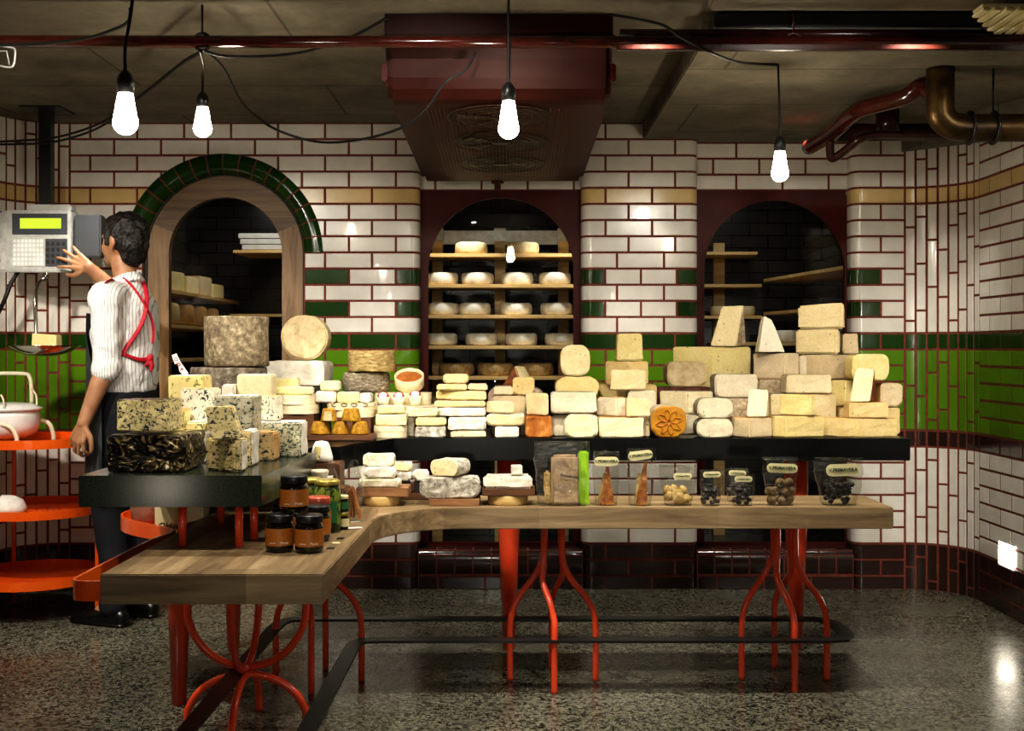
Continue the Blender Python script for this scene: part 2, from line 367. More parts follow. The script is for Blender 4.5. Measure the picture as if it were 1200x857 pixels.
def lathe(bm, prof, n=32, c=(0, 0, 0), mi=0, cap=True, m=None):
    """prof: (r,z) list bottom to top, spun about z through c"""
    rings = []
    T = m or Matrix.Translation(Vector(c))
    for r, z in prof:
        if r < 1e-6: rings.append([bm.verts.new(T @ Vector((0, 0, z)))])
        else: rings.append([bm.verts.new(T @ Vector((r * math.cos(2 * PI * k / n), r * math.sin(2 * PI * k / n), z))) for k in range(n)])
    fs = []
    for a, b in zip(rings, rings[1:]):
        for k in range(n):
            j = (k + 1) % n
            if len(a) == 1 and len(b) == 1: continue
            if len(a) == 1: fs.append(bm.faces.new((a[0], b[j], b[k])))
            elif len(b) == 1: fs.append(bm.faces.new((a[k], a[j], b[0])))
            else: fs.append(bm.faces.new((a[k], a[j], b[j], b[k])))
    if cap:
        if len(rings[0]) > 1: fs.append(bm.faces.new(rings[0][::-1]))
        if len(rings[-1]) > 1: fs.append(bm.faces.new(rings[-1]))
    for f in fs: f.material_index = mi; f.smooth = True
    return fs
def catmull(P, sub=6, closed=False):
    P = [Vector(p) for p in P]; out = []; n = len(P)
    rng = range(n if closed else n - 1)
    for i in rng:
        a = P[(i - 1) % n] if closed or i else P[0]; b = P[i]; c = P[(i + 1) % n]; d = P[(i + 2) % n] if closed or i + 2 < n else P[-1]
        for k in range(sub):
            t = k / sub
            out.append(.5 * ((2 * b) + (c - a) * t + (2 * a - 5 * b + 4 * c - d) * t * t + (3 * b - a - 3 * c + d) * t ** 3))
    if not closed: out.append(P[-1])
    return out
def tube(bm, pts, r, n=10, mi=0, sub=0, flat=1.0):
    pts = catmull(pts, sub) if sub else [Vector(p) for p in pts]
    m = len(pts); rr = r if isinstance(r, (list, tuple)) else [r] * m
    if len(rr) != m: rr = [rr[0] + (rr[-1] - rr[0]) * i / (m - 1) for i in range(m)]
    t0 = (pts[1] - pts[0]).normalized()
    u = t0.orthogonal().normalized(); rings = []
    for i, p in enumerate(pts):
        t = (pts[min(i + 1, m - 1)] - pts[max(i - 1, 0)]).normalized()
        u = (u - t * u.dot(t)).normalized(); w = t.cross(u)
        rings.append([bm.verts.new(p + u * (math.cos(2 * PI * k / n) * rr[i]) + w * (math.sin(2 * PI * k / n) * rr[i] * flat)) for k in range(n)])
    fs = []
    for a, b in zip(rings, rings[1:]):
        for k in range(n):
            j = (k + 1) % n; fs.append(bm.faces.new((a[k], a[j], b[j], b[k])))
    fs.append(bm.faces.new(rings[0][::-1])); fs.append(bm.faces.new(rings[-1]))
    for f in fs: f.smooth = True; f.material_index = mi
def strip(bm, pts, z0, z1, w, closed=False, mi=0):
    """band that follows a plan line: w wide in plan, z0..z1 tall"""
    pts = [Vector((p[0], p[1])) for p in pts]; n = len(pts); L, R = [], []
    for i, p in enumerate(pts):
        a = pts[(i - 1) % n] if closed or i else p; b = pts[(i + 1) % n] if closed or i < n - 1 else p
        t = (b - a).normalized(); nn = Vector((-t.y, t.x))
        L.append(p + nn * w / 2); R.append(p - nn * w / 2)
    V = [[bm.verts.new((q.x, q.y, z)) for q in s] for s in (L, R) for z in (z0, z1)]
    l0, l1, r0, r1 = V; fs = []
    for i in range(n if closed else n - 1):
        j = (i + 1) % n
        for a, b in ((l0, l1), (l1, r1), (r1, r0), (r0, l0)): fs.append(bm.faces.new((a[i], a[j], b[j], b[i])))
    if not closed:
        fs.append(bm.faces.new((l0[0], l1[0], r1[0], r0[0]))); fs.append(bm.faces.new((l0[-1], r0[-1], r1[-1], l1[-1])))
    for f in fs: f.material_index = mi
    bmesh.ops.recalc_face_normals(bm, faces=fs)
def text_obj(name, body, size, mat, parent, M4, depth=.0004, bend=0, shear=0, bold=0):
    cu = bpy.data.curves.new(name, 'FONT'); cu.body = body; cu.size = size; cu.extrude = depth; cu.align_x = 'CENTER'; cu.align_y = 'CENTER'
    cu.shear = shear; cu.offset = bold; cu.resolution_u = 3
    o = bpy.data.objects.new('tmp_text', cu); COL.objects.link(o)
    dg = bpy.context.evaluated_depsgraph_get(); me = bpy.data.meshes.new_from_object(o.evaluated_get(dg))
    bpy.data.objects.remove(o); bpy.data.curves.remove(cu)
    bm = B(); bm.from_mesh(me); bpy.data.meshes.remove(me)
    for v in bm.verts:
        x, y, z = v.co
        if bend: v.co = Vector((math.sin(x / bend) * (bend + z), y, (math.cos(x / bend) - 1) * bend + z))
    bmesh.ops.transform(bm, matrix=M4, verts=bm.verts)
    return obj(name, bm, mat, parent)
def facing(loc, tilt=0, roll=0):
    """text frame that stands upright and faces the shop front (-Y)"""
    return Matrix.Translation(Vector(loc)) @ Matrix.Rotation(PI / 2 - tilt, 4, 'X') @ Matrix.Rotation(roll, 4, 'Z')
def rough(bm, amp, scale, seed=0):
    o = Vector((seed * 7.13, seed * 3.7, seed * 1.9))
    for v in bm.verts:
        v.co += noise.noise_vector(v.co * scale + o) * amp
def subdiv(bm, maxlen, cuts=2, rounds=2):
    for _ in range(rounds):
        es = [e for e in bm.edges if e.calc_length() > maxlen]
        if not es: break
        bmesh.ops.subdivide_edges(bm, edges=es, cuts=1, use_grid_fill=True)
def hull_pts(bm, pts):
    vs = [bm.verts.new(p) for p in pts]
    r = bmesh.ops.convex_hull(bm, input=vs)
    junk = list({g for k in ('geom_interior', 'geom_unused') for g in r[k] if isinstance(g, bmesh.types.BMVert)})
    if junk: bmesh.ops.delete(bm, geom=junk, context='VERTS')
    bmesh.ops.dissolve_limit(bm, angle_limit=.02, verts=bm.verts, edges=bm.edges)
# ------------------------------------------------------------------ tiled walls
YW, RP = 5.78, .08113                 # back wall plane, course height
def ZT(k): return max(0.0, 1.2826 - RP * k)
def rowmat(k):
    return 1 if k == -9 else 2 if k == 0 else 3 if 1 <= k <= 5 else 4 if k == 6 or k >= 13 else 0
WM = [M['white'], M['cream'], M['dkgreen'], M['green'], M['black'], M['grout']]
class Path:
    """plan line of a wall made of straight runs and arcs; at(s) gives the point and the outward normal"""
    def __init__(s, x, y, ang): s.p = Vector((x, y)); s.a = ang; s.seg = []; s.L = 0
    def line(s, L): s.seg.append((s.L, L, s.p.copy(), s.a, 0)); s.p = s.p + Vector((math.cos(s.a), math.sin(s.a))) * L; s.L += L; return s
    def arc(s, r, da):
        L = abs(da) * r; s.seg.append((s.L, L, s.p.copy(), s.a, math.copysign(1 / r, da)))
        s.p = s.at(s.L + L)[0]; s.a += da; s.L += L; return s
    def at(s, t):
        for s0, L, p, a, k in s.seg:
            if t <= s0 + L + 1e-9: break
        u = t - s0
        if k == 0: q, b = p + Vector((math.cos(a), math.sin(a))) * u, a
        else:
            b = a + k * u; q = p + Vector((math.sin(b) - math.sin(a), -math.cos(b) + math.cos(a))) / k
        return q, Vector((math.sin(b), -math.cos(b)))
    def cuts(s, a, b):
        out = {a, b}
        for s0, L, p, an, k in s.seg:
            lo, hi = max(a, s0), min(b, s0 + L)
            if hi <= lo: continue
            out |= {lo, hi}
            if k:
                n = max(1, int((hi - lo) / .009)); out |= {lo + (hi - lo) * i / n for i in range(n + 1)}
        o = sorted(out); return [o[0]] + [q for p_, q in zip(o, o[1:]) if q - p_ > 1e-5]
def strip_tile(bm, P, a, b, z0, z1, mi, face=.006, bev=.0035, gap=.0035):
    # grout bed the full size of the tile, then the tile itself
    cs = P.cuts(a, b); prev = None
    for t in cs:
        q, n = P.at(t); q = q + n * .003
        cur = (bm.verts.new((q.x, q.y, z0)), bm.verts.new((q.x, q.y, z1)))
        if prev: f = bm.faces.new((prev[0], cur[0], cur[1], prev[1])); f.material_index = 5
        prev = cur
    a += gap; b -= gap; z0 += gap if z0 > .001 else 0; z1 -= gap
    if b - a < .012 or z1 - z0 < .012: return
    prev = None; first = None
    cs = P.cuts(a, b)
    for t in cs:
        ti = min(max(t, a + bev), b - bev); q, n = P.at(t); qi, ni = P.at(ti); qi = qi + ni * face
        cur = [bm.verts.new((q.x, q.y, z0)), bm.verts.new((qi.x, qi.y, z0 + bev)), bm.verts.new((qi.x, qi.y, z1 - bev)), bm.verts.new((q.x, q.y, z1))]
        if prev:
            for i in (0, 2):
                f = bm.faces.new((prev[i], cur[i], cur[i + 1], prev[i + 1])); f.material_index = mi
            fc = [bm.verts.new(c_.co) for c_ in cur[1:3]] if len(cs) > 2 else cur[1:3]
            f = bm.faces.new((fp[0], fc[0], fc[1], fp[1])); f.material_index = mi; f.smooth = len(cs) > 2
            fp = fc
        else: first = cur; fp = [bm.verts.new(c_.co) for c_ in cur[1:3]] if len(cs) > 2 else cur[1:3]
        prev = cur
    for e in (first[::-1], prev): f = bm.faces.new(e); f.material_index = mi
def courses(bm, P, joints, rows, clip=None, override=None):
    """joints(k) -> sorted joint positions on the path for course k; clip(k, a, b) -> what is left of a tile"""
    for k in rows:
        js = joints(k)
        for i, (a, b) in enumerate(zip(js, js[1:])):
            mi = rowmat(k)
            if override: mi = override(k, i, len(js) - 1, mi)
            for c, d in (clip(k, a, b) if clip else [(a, b)]):
                if d - c > .014: strip_tile(bm, P, c, d, ZT(k + 1), ZT(k), mi)
def bond(a, b, anchor, pitch=.2355, minp=.03):
    js = [a]; n = math.ceil((a - anchor) / pitch); 
    while anchor + n * pitch < b - minp:
        j = anchor + n * pitch
        if j > a + minp: js.append(j)
        n += 1
    return js + [b]
ROWS = list(range(-13, 16))
DX, DZ, DRO, DRI = -1.447, 1.684, .500, .395      # arched doorway
# back wall, door part: flat then a bullnose into the window alcove
x0 = -2.218; rc = .045; xr = -.471
P = Path(x0, YW, 0).line(xr - rc - x0).arc(rc, PI / 2).line(.075)
def clip_door(k, a, b):
    zm = (ZT(k) + ZT(k + 1)) / 2; rm = .445
    if zm > DZ + rm: return [(a, b)]
    hw = .4045 if zm <= DZ else math.sqrt(rm * rm - (zm - DZ) ** 2)
    lo, hi = DX - hw - x0, DX + hw - x0
    return [t for t in ((a, min(b, lo)), (max(a, hi), b)) if t[1] - t[0] > 0]
def jl(k):
    return bond(0, P.L, (px(464 if k % 2 == 0 else 436, YW)) - x0)
def jl2(k):
    js = [j for j in jl(k) if j < P.L - .02]
    lim = px(434 if k % 2 else 462, YW) - x0 + .03
    return [j for j in js if j <= lim] + [P.L]
def ovl(k, i, n, mi):
    if k in (-4, -2) and (i == n - 1 or i == n - 3): return 2
    return mi
bm = B(); courses(bm, P, jl2, ROWS, clip_door, ovl)
struct('wall_back_left', bm, WM, 'white and green glazed brick wall around the arched timber door')
# middle pier between the two alcoves
xa, xb = px(683, YW), px(817, YW)
P = Path(xa, YW + .12, -PI / 2).line(.12 - rc).arc(rc, PI / 2).line(xb - xa - 2 * rc).arc(rc, PI / 2).line(.12 - rc)
def S(x): return (.12 - rc) + rc * PI / 2 + (px(x, YW) - xa - rc)
def jp(k):
    if k in (-4, -2): m = [709, 751, 793]
    elif -5 <= k <= -1: m = [723, 778]
    else: m = [736.5, 791] if k % 2 == 0 else [709.5, 764]
    return [0] + [S(v) for v in m] + [P.L]
bm = B(); courses(bm, P, jp, ROWS, None, lambda k, i, n, mi: 2 if k in (-4, -2) and i in (0, n - 1) else mi)
struct('wall_back_middle', bm, WM, 'glazed brick pier with rounded corners between the two arched windows')
# pier right of the second alcove
xc_, xd = px(1000, YW), 1.97
P = Path(xc_, YW + .12, -PI / 2).line(.12 - rc).arc(rc, PI / 2).line(xd - xc_ - rc)
def S2(x): return (.12 - rc) + rc * PI / 2 + (px(x, YW) - xc_ - rc)
bm = B(); courses(bm, P, lambda k: [0, S2(1032), P.L] if k % 2 == 0 else [0, P.L], ROWS, None, lambda k, i, n, mi: 2 if k in (-4, -2) and i == 0 else mi)
struct('wall_back_right', bm, WM, 'narrow glazed brick pier right of the second arched window')
# swept corner with upright tiles, then the side wall
ZONES = [(-13, -9, 0), (-9, -8, 1), (-8, 0, 0), (0, 1, 2), (1, 6, 3), (6, 7, 4), (7, 13, 0), (13, 16, 4)]
def upright(bm, P, a, b, n):
    w = (b - a) / n
    for c in range(n):
        for k0, k1, mi in ZONES:
            zt, zb = ZT(k0), ZT(k1); L = .235
            if k1 - k0 == 1: strip_tile(bm, P, a + c * w, a + (c + 1) * w, zb, zt, mi); continue
            z = zt; step = L * (.5, 1, .78, .28)[(c * 3 + k1) % 4]
            while z > zb + .001:
                z2 = max(zb, z - step)
                if z2 - zb < .03: z2 = zb
                strip_tile(bm, P, a + c * w, a + (c + 1) * w, z2, z, mi); z = z2; step = L
RC = .27; LS = 2.6
P = Path(xd, YW, 0).arc(RC, -PI / 2).line(LS)
La = RC * PI / 2
bm = B(); upright(bm, P, 0, La, 8)
courses(bm, P, lambda k: bond(La, P.L, La + (.118 if k % 2 else 0)), ROWS)
struct('wall_right', bm, WM, 'glazed brick side wall with an upright-tiled curved corner')
P = Path(x0 - RC, YW - RC - LS, PI / 2).line(LS).arc(RC, -PI / 2)
bm = B(); upright(bm, P, LS, P.L, 8)
courses(bm, P, lambda k: bond(0, LS, .118 if k % 2 else 0), ROWS)
struct('wall_left', bm, WM, 'glazed brick side wall and upright-tiled corner behind the scale')
# alcove heads above the painted window panels
YR = YW + .10
bm = B(); P = Path(xr - .02, YR, 0).line(xa - xr + .04); courses(bm, P, lambda k: bond(0, P.L, .1 + (.118 if k % 2 else 0)), range(-13, -9))
P = Path(xb - .02, YR, 0).line(xc_ - xb + .04); courses(bm, P, lambda k: bond(0, P.L, .235 if k % 2 == 0 else .117), range(-13, -9))
struct('wall_back_alcove', bm, WM, 'white glazed brick strip above the painted arched windows')
# alcove sills of upright black bullnose tiles, with a course below
for i, (a, b) in enumerate(((xr, xa), (xb, xc_))):
    bm = B(); n = 9; w = (b - a) / n; prof = [(YW + .0, .070), (YW - .006, .078), (YW - .006, .165), (YW + .004, .186), (YW + .022, .194), (YR - .005, .198)]
    for c in range(n):
        for sgn in (0,):
            u0, u1 = a + c * w + .004, a + (c + 1) * w - .004
            L = [[bm.verts.new((u, y, z)) for y, z in prof] for u in (u0, u1)]
            for k in range(len(prof) - 1):
                f = bm.faces.new((L[0][k], L[1][k], L[1][k + 1], L[0][k + 1])); f.material_index = 4; f.smooth = True
    box(bm, a, b, YW - .0045, YR, .066, .172, 0, 5); box(bm, a, b, YW + .012, YR, .172, .1925, 0, 5)
    P = Path(a, YW, 0).line(b - a); courses(bm, P, lambda k: bond(0, P.L, .1), [15])
    struct('trim_%d' % (i + 1), bm, WM, 'black bullnose tile sill under the %s arched window' % ('middle', 'right')[i])
# ------------------------------------------------------------------ floor, ceiling
bm = B(); prism(bm, [(-3.2, -.6), (3.2, -.6), (3.2, 8.2), (-3.2, 8.2)], -.05, -.0005); struct('floor', bm, M['floor'], 'polished grey floor of dark speckled aggregate')
bm = B(); prism(bm, [(-3.2, -.6), (3.2, -.6), (3.2, 5.95), (-3.2, 5.95)], 2.338, 2.45)
prism(bm, [(.655, 3.98), (2.6, 3.98), (2.6, 5.94), (.655, 5.94)], 2.257, 2.3375, .006)
prism(bm, [(.62, 2.6), (2.6, 2.6), (2.6, 3.66), (.62, 3.66)], 2.275, 2.3375, .01)
prism(bm, [(2.05, 5.1), (2.235, 4.5), (2.235, 5.5), (1.95, 5.77)], 2.19, 2.256)
struct('ceiling', bm, M['concrete'], 'low dark board-marked concrete ceiling with a dropped soffit')
# unseen parts of the room behind and beside the camera
bm = B()
for a, b, c, d in ((-3.2, -3.1, -.6, 3.2), (3.1, 3.2, -.6, 3.2), (-3.2, 3.2, -.65, -.6)): box(bm, a, b, c, d, 0, 2.34)
struct('wall_front', bm, plain('dim_plaster', '#3a3430', .8), 'plain dim walls at the front of the shop')
# ------------------------------------------------------------------ green arch over the door
d1 = bpy.data.objects.new('door_1', None); COL.objects.link(d1); d1.location = (DX, 5.82, 0); PW['door_1'] = Matrix.Translation(d1.location); tag(d1, 'arched oak door with a tall arched glass pane', 'door', kind='structure')
bm = B(); prof = [(.500, YW + .004), (.499, YW - .010), (.490, YW - .018), (.45, YW - .022), (.42, YW - .014), (.403, YW + .004), (.397, YW + .03), (.396, YW + .07)]
NA = 18
for c in range(NA):
    a0, a1 = PI * c / NA + .0085, PI * (c + 1) / NA - .0085
    rows = [[bm.verts.new((DX + r * math.cos(a0 + (a1 - a0) * k / 4), y, DZ + r * math.sin(a0 + (a1 - a0) * k / 4))) for r, y in prof] for k in range(5)]
    for u, v in zip(rows, rows[1:]):
        for k in range(len(prof) - 1): f = bm.faces.new((u[k], u[k + 1], v[k + 1], v[k])); f.material_index = 2; f.smooth = True
rows = [[bm.verts.new((DX + r * math.cos(PI * k / 48), y + .0025, DZ + r * math.sin(PI * k / 48))) for r, y in prof] for k in range(49)]
for u, v in zip(rows, rows[1:]):
    for k in range(len(prof) - 1): f = bm.faces.new((u[k], u[k + 1], v[k + 1], v[k])); f.material_index = 5
bmesh.ops.recalc_face_normals(bm, faces=bm.faces)
struct('trim_3', bm, WM, 'bottle green glazed tile arch over the timber door')
def arch_plate(bm, X0, X1, Z0, Z1, cx, cz, R, zb, y0, y1, outer=None, mi=0, n=40):
    """plate with an arched opening; outer=R makes the outside arched too"""
    inn = [(cx - R, zb), (cx - R, cz)] + [(cx - R * math.cos(PI * k / n), cz + R * math.sin(PI * k / n)) for k in range(1, n)] + [(cx + R, cz), (cx + R, zb)]
    if outer:
        out = [(cx - outer, Z0), (cx - outer, cz)] + [(cx - outer * math.cos(PI * k / n), cz + outer * math.sin(PI * k / n)) for k in range(1, n)] + [(cx + outer, cz), (cx + outer, Z0)]
    else:
        out = [(X0, Z0), (X0, cz)]
        for k in range(1, n):
            a = PI * k / n; dx, dz = -math.cos(a), math.sin(a)
            tx = ((X1 - cx) / dx if dx > 1e-6 else (X0 - cx) / dx if dx < -1e-6 else 1e9); tz = (Z1 - cz) / dz
            t = min(tx, tz); out.append((cx + dx * t, cz + dz * t))
        out += [(X1, cz), (X1, Z0)]
    vi = [[bm.verts.new((x, y, z)) for x, z in inn] for y in (y0, y1)]; vo = [[bm.verts.new((x, y, z)) for x, z in out] for y in (y0, y1)]
    m = len(inn); fs = []
    for i in range(m - 1):
        fs += [bm.faces.new((vo[0][i], vi[0][i], vi[0][i + 1], vo[0][i + 1])), bm.faces.new((vo[1][i], vo[1][i + 1], vi[1][i + 1], vi[1][i])),
               bm.faces.new((vi[0][i], vi[1][i], vi[1][i + 1], vi[0][i + 1])), bm.faces.new((vo[0][i], vo[0][i + 1], vo[1][i + 1], vo[1][i]))]
    fs += [bm.faces.new((vo[0][0], vo[1][0], vi[1][0], vi[0][0])), bm.faces.new((vo[0][-1], vi[0][-1], vi[1][-1], vo[1][-1]))]
    for f in fs: f.material_index = mi
    bmesh.ops.recalc_face_normals(bm, faces=fs)
    if zb > Z0: box(bm, out[0][0], out[-1][0], y0, y1, Z0, zb - .0005, 0, mi)
def arch_pane(bm, cx, cz, R, zb, y, n=40):
    pts = [(cx - R, zb)] + [(cx - R * math.cos(PI * k / n), cz + R * math.sin(PI * k / n)) for k in range(n + 1)] + [(cx + R, zb)]
    bm.faces.new([bm.verts.new((x, y, z)) for x, z in pts])
gx, gz, gR = px(261, 5.82), pz(302, 5.82), .283
bm = B(); arch_plate(bm, 0, 0, .0, 0, DX, DZ, gR + .003, .32, 5.815, 5.865, outer=.393)
for f in bm.faces:
    c = f.calc_center_median()
    if c.z > DZ + .13: f.material_index = 1
obj('door_frame', bm, [M['doorwood'], M['doorwoodX']], d1)
bm = B(); arch_plate(bm, 0, 0, 0, 0, DX, DZ, .392, 0, 5.805, 5.87, outer=.4045)
obj('door_gap_band', bm, M['cord'], d1)  # black band stands in for the dark gap around the door frame
bm = B(); arch_pane(bm, DX, DZ, gR + .002, .32, 5.842); obj('glass_pane', bm, M['pane'], d1)
bm = B(); box(bm, px(157, 5.79), px(166, 5.79), 5.735, 5.769, pz(312, 5.79), pz(300, 5.79), .006); tag(obj('wall_sensor', bm, M['lightplastic']), 'small white box on the door jamb beside the man', 'sensor')
for i, (a, b, cx, cz, R) in enumerate(((xr, xa, px(587, YR), pz(317, YR), .3726), (xb, xc_, px(907, YR), pz(317.5, YR), .3615))):
    w = bpy.data.objects.new('window_%d' % (i + 1), None); COL.objects.link(w); w.location = (cx, YR, 0); PW[w.name] = Matrix.Translation(w.location)
    tag(w, '%s arched window in an oxblood painted panel' % ('middle', 'right')[i], 'window', kind='structure')
    bm = B(); arch_plate(bm, a + .001, b - .001, .12, ZT(-9) - .001, cx, cz, R, .216, YR - .012, YR + .03); obj('window_panel', bm, M['oxblood'], w)
    bm = B(); arch_plate(bm, 0, 0, .216, 0, cx, cz, R - .004, .222, YR - .016, YR - .0125, outer=R + .004); obj('window_bead', bm, M['oxblood'], w)
    bm = B(); arch_pane(bm, cx, cz, R + .002, .215, YR + .008); obj('glass_pane', bm, M['pane'], w)
# ------------------------------------------------------------------ cool rooms behind the glass
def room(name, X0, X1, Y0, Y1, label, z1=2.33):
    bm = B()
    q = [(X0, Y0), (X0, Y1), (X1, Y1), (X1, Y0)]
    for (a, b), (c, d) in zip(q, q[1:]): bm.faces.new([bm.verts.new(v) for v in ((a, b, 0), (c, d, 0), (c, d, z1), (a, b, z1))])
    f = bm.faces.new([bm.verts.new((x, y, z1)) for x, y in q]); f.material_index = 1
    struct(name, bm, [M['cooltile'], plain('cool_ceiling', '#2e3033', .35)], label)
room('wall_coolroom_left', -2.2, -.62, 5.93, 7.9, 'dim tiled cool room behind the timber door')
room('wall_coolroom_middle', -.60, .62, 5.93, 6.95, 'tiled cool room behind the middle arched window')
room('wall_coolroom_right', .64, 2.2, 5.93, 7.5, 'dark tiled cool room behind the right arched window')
def plank(name, label, pts, z, t=.02, mat=None, cat='shelf'):
    bm = B(); prism(bm, pts, z - t, z, .002); return tag(obj(name, bm, mat or M['shelfwood']), label, cat, 'cool room shelves')
ORD = ['top', 'second', 'third', 'fourth', 'fifth']
Ys = 6.25
wheel0 = None
def wheel_mesh(r, h, seed, amp=.003):
    bm = B(); e = min(r, h) * .2
    lathe(bm, [(0, 0), (r * .55, 0), (r - e, 0), (r - e * .3, e * .3), (r, e), (r + .002, h / 2), (r, h - e), (r - e * .3, h - e * .3), (r - e, h), (r * .55, h), (0, h)], 28)
    rough(bm, amp, 25, seed); return bm
wm = {}
for i, (v, xs) in enumerate(((297, (551.5, 613)), (333, (517, 559, 606, 651)), (369, (518, 555.5, 604.5, 653)), (405, (516, 564, 611, 658)), (441, (534, 580.5, 628)))):
    z = pz(v, Ys)
    plank('pine_shelf', '%s pine shelf of wheels behind the middle window' % ORD[i], [(-.56, Ys), (.58, Ys), (.58, Ys + .3), (-.56, Ys + .3)], z)
    pos = {2: ['left of two', 'right of two'], 3: ['leftmost of three', 'middle one', 'rightmost of three'], 4: ['leftmost of four', 'second from left', 'third from left', 'rightmost of four']}[len(xs)]
    for j, x in enumerate(xs):
        m = M['rind_white'] if i in (1, 2, 3) else M['discrind'] if i == 0 else M['rind_tan']
        bm = wheel_mesh(.088 if i < 4 else .098, .066 if i < 4 else .068, i * 5 + j); X, Y = px(x, Ys + .02), Ys + .115
        bmesh.ops.translate(bm, vec=(X, Y, z + .001), verts=bm.verts)
        tag(obj('round_cheese', bm, m, smooth=True), '%s cheese wheel on the %s shelf behind the middle window, %s' % ('buff' if i == 0 else 'tan' if i == 4 else 'white', ORD[i], pos[j]), 'cheese', 'wheels in the middle cool room')
for j, x in enumerate((513, 586, 660)):
    X = px(x, 6.6); bm = B(); box(bm, X - .03, X + .03, 6.56, 6.60, 0, pz(283, 6.58), .003)
    t = thing('shelf_upright', 'pine shelf upright with a steel bracket, %s of three behind the middle window' % ('left', 'middle', 'right')[j], 'post', (X, 6.58, 0), 'uprights in the middle cool room')
    obj('post', bm, M['shelfwood'], t); bm = B(); box(bm, X - .034, X + .034, 6.552, 6.61, pz(283, 6.58), pz(268, 6.58), .003); obj('bracket', bm, M['steel'], t)
bm = B(); box(bm, -.58, .6, 6.62, 6.66, pz(286, 6.6), pz(270, 6.6)); tag(obj('steel_rail', bm, M['steel']), 'grey steel rail along the back of the middle cool room', 'rail')
# left cool room: side shelves of cut cheese, boxes at the back
for i, z in enumerate((1.53, 1.34, 1.15)):
    plank('side_shelf', '%s side shelf seen through the door glass' % ('upper', 'middle', 'lower')[i], [(-2.18, 6.05), (-1.86, 6.05), (-1.86, 7.85), (-2.18, 7.85)], z, mat=M['shelfwoodY'])
kk = [('cut_cheese', 'pale cut cheese', .13, 'ivory'), ('cut_cheese', 'yellow cut cheese', .11, 'lemon'), ('cut_cheese', 'cream cut cheese', .1, 'cream_p'), ('cut_cheese', 'buff cut cheese', .12, 'tan'), ('cut_cheese', 'small lemon cheese', .09, 'lemon')]
for j, (nm, lb, h, m) in enumerate(kk):
    Y = 6.12 + j * .3; bm = B(); prism(bm, [(-2.1, Y), (-1.9, Y), (-1.88, Y + .2), (-2.1, Y + .2)], 1.5305, 1.53 + h, .006)
    tag(obj(nm, bm, M[m]), lb + ' on the upper side shelf behind the door glass', 'cheese', 'cheeses in the left cool room')
for j in range(5):
    Y = 6.17 + j * .29; bm = wheel_mesh(.13, .12, 40 + j); bmesh.ops.translate(bm, vec=(-2.0, Y, 1.345), verts=bm.verts)
    tag(obj('waxed_cheese', bm, M['gold'] if j < 2 else M['rind_or'], smooth=True), '%s round cheese on the middle side shelf behind the door glass, %s from the front' % ('golden' if j < 2 else 'orange', ('first', 'second', 'third', 'fourth', 'fifth')[j]), 'cheese', 'round cheeses in the left cool room')
plank('back_shelf', 'short back shelf holding white boxes behind the door glass', [(-1.78, 7.35), (-1.1, 7.35), (-1.1, 7.8), (-1.78, 7.8)], pz(293, 7.35))
for j in range(3):
    z = pz(293, 7.35) + .001 + j * .037; bm = B(); box(bm, -1.755 + .012 * (2 - j), -1.45, 7.38, 7.7, z, z + .035, .005)
    tag(obj('foam_box', bm, M['lightplastic']), 'flat white foam box behind the door glass, %s of three' % ('bottom', 'middle', 'top')[j], 'box', 'foam boxes in the left cool room')
plank('back_shelf', 'lower back shelf behind the door glass', [(-1.84, 7.5), (-.9, 7.5), (-.9, 7.8), (-1.84, 7.8)], pz(368, 7.5))
# right cool room
for i, v in enumerate((295, 333, 370)):
    z = pz(v, 7.2)
    xe = 1.5627 if i else px(888, 7.2)
    plank('back_shelf', '%s back shelf of the right cool room' % ('top', 'middle', 'bottom')[i], [(.68, 7.2), (xe, 7.2), (xe, 7.46), (.68, 7.46)], z)
    if i: plank('side_shelf', '%s slanting side shelf of the right cool room' % ('', 'upper', 'lower')[i], [(xe + .004, 7.18), (1.74, 5.98), (2.1, 5.98), (2.1, 7.18)], z + (.03 if i == 1 else .02), mat=M['shelfwoodY'])
bm = B(); box(bm, px(836, 7.47), px(849, 7.47), 7.464, 7.49, 0, pz(285, 7.47)); tag(obj('shelf_upright', bm, M['shelfwood']), 'single pine upright in the right cool room', 'post')
bm = wheel_mesh(.085, .07, 71); bmesh.ops.translate(bm, vec=(1.66, 6.9, pz(401, 6.85)), verts=bm.verts); tag(obj('round_cheese', bm, M['rind_white'], smooth=True), 'single white cheese wheel low behind the right window', 'cheese')
plank('low_shelf', 'low shelf under the lone wheel behind the right window', [(1.2, 6.75), (2.1, 6.75), (2.1, 7.1), (1.2, 7.1)], pz(401, 6.85) - .001)
for j, (x, v) in enumerate(((846, 370), (872, 370))):
    bm = wheel_mesh(.07, .06, 80 + j); bmesh.ops.translate(bm, vec=(px(x, 7.3), 7.31, pz(v, 7.2) + .001), verts=bm.verts); tag(obj('round_cheese', bm, M['tan'], smooth=True), '%s small tan wheel on the bottom back shelf of the right cool room' % ('left', 'right')[j], 'cheese', 'small wheels in the right cool room')
bm = B(); box(bm, 1.0, 1.32, 6.9, 6.98, 2.19, 2.24, .01); tag(obj('ceiling_tube_lamp', bm, M['tube']), 'dim tube lamp on the ceiling of the right cool room', 'lamp')
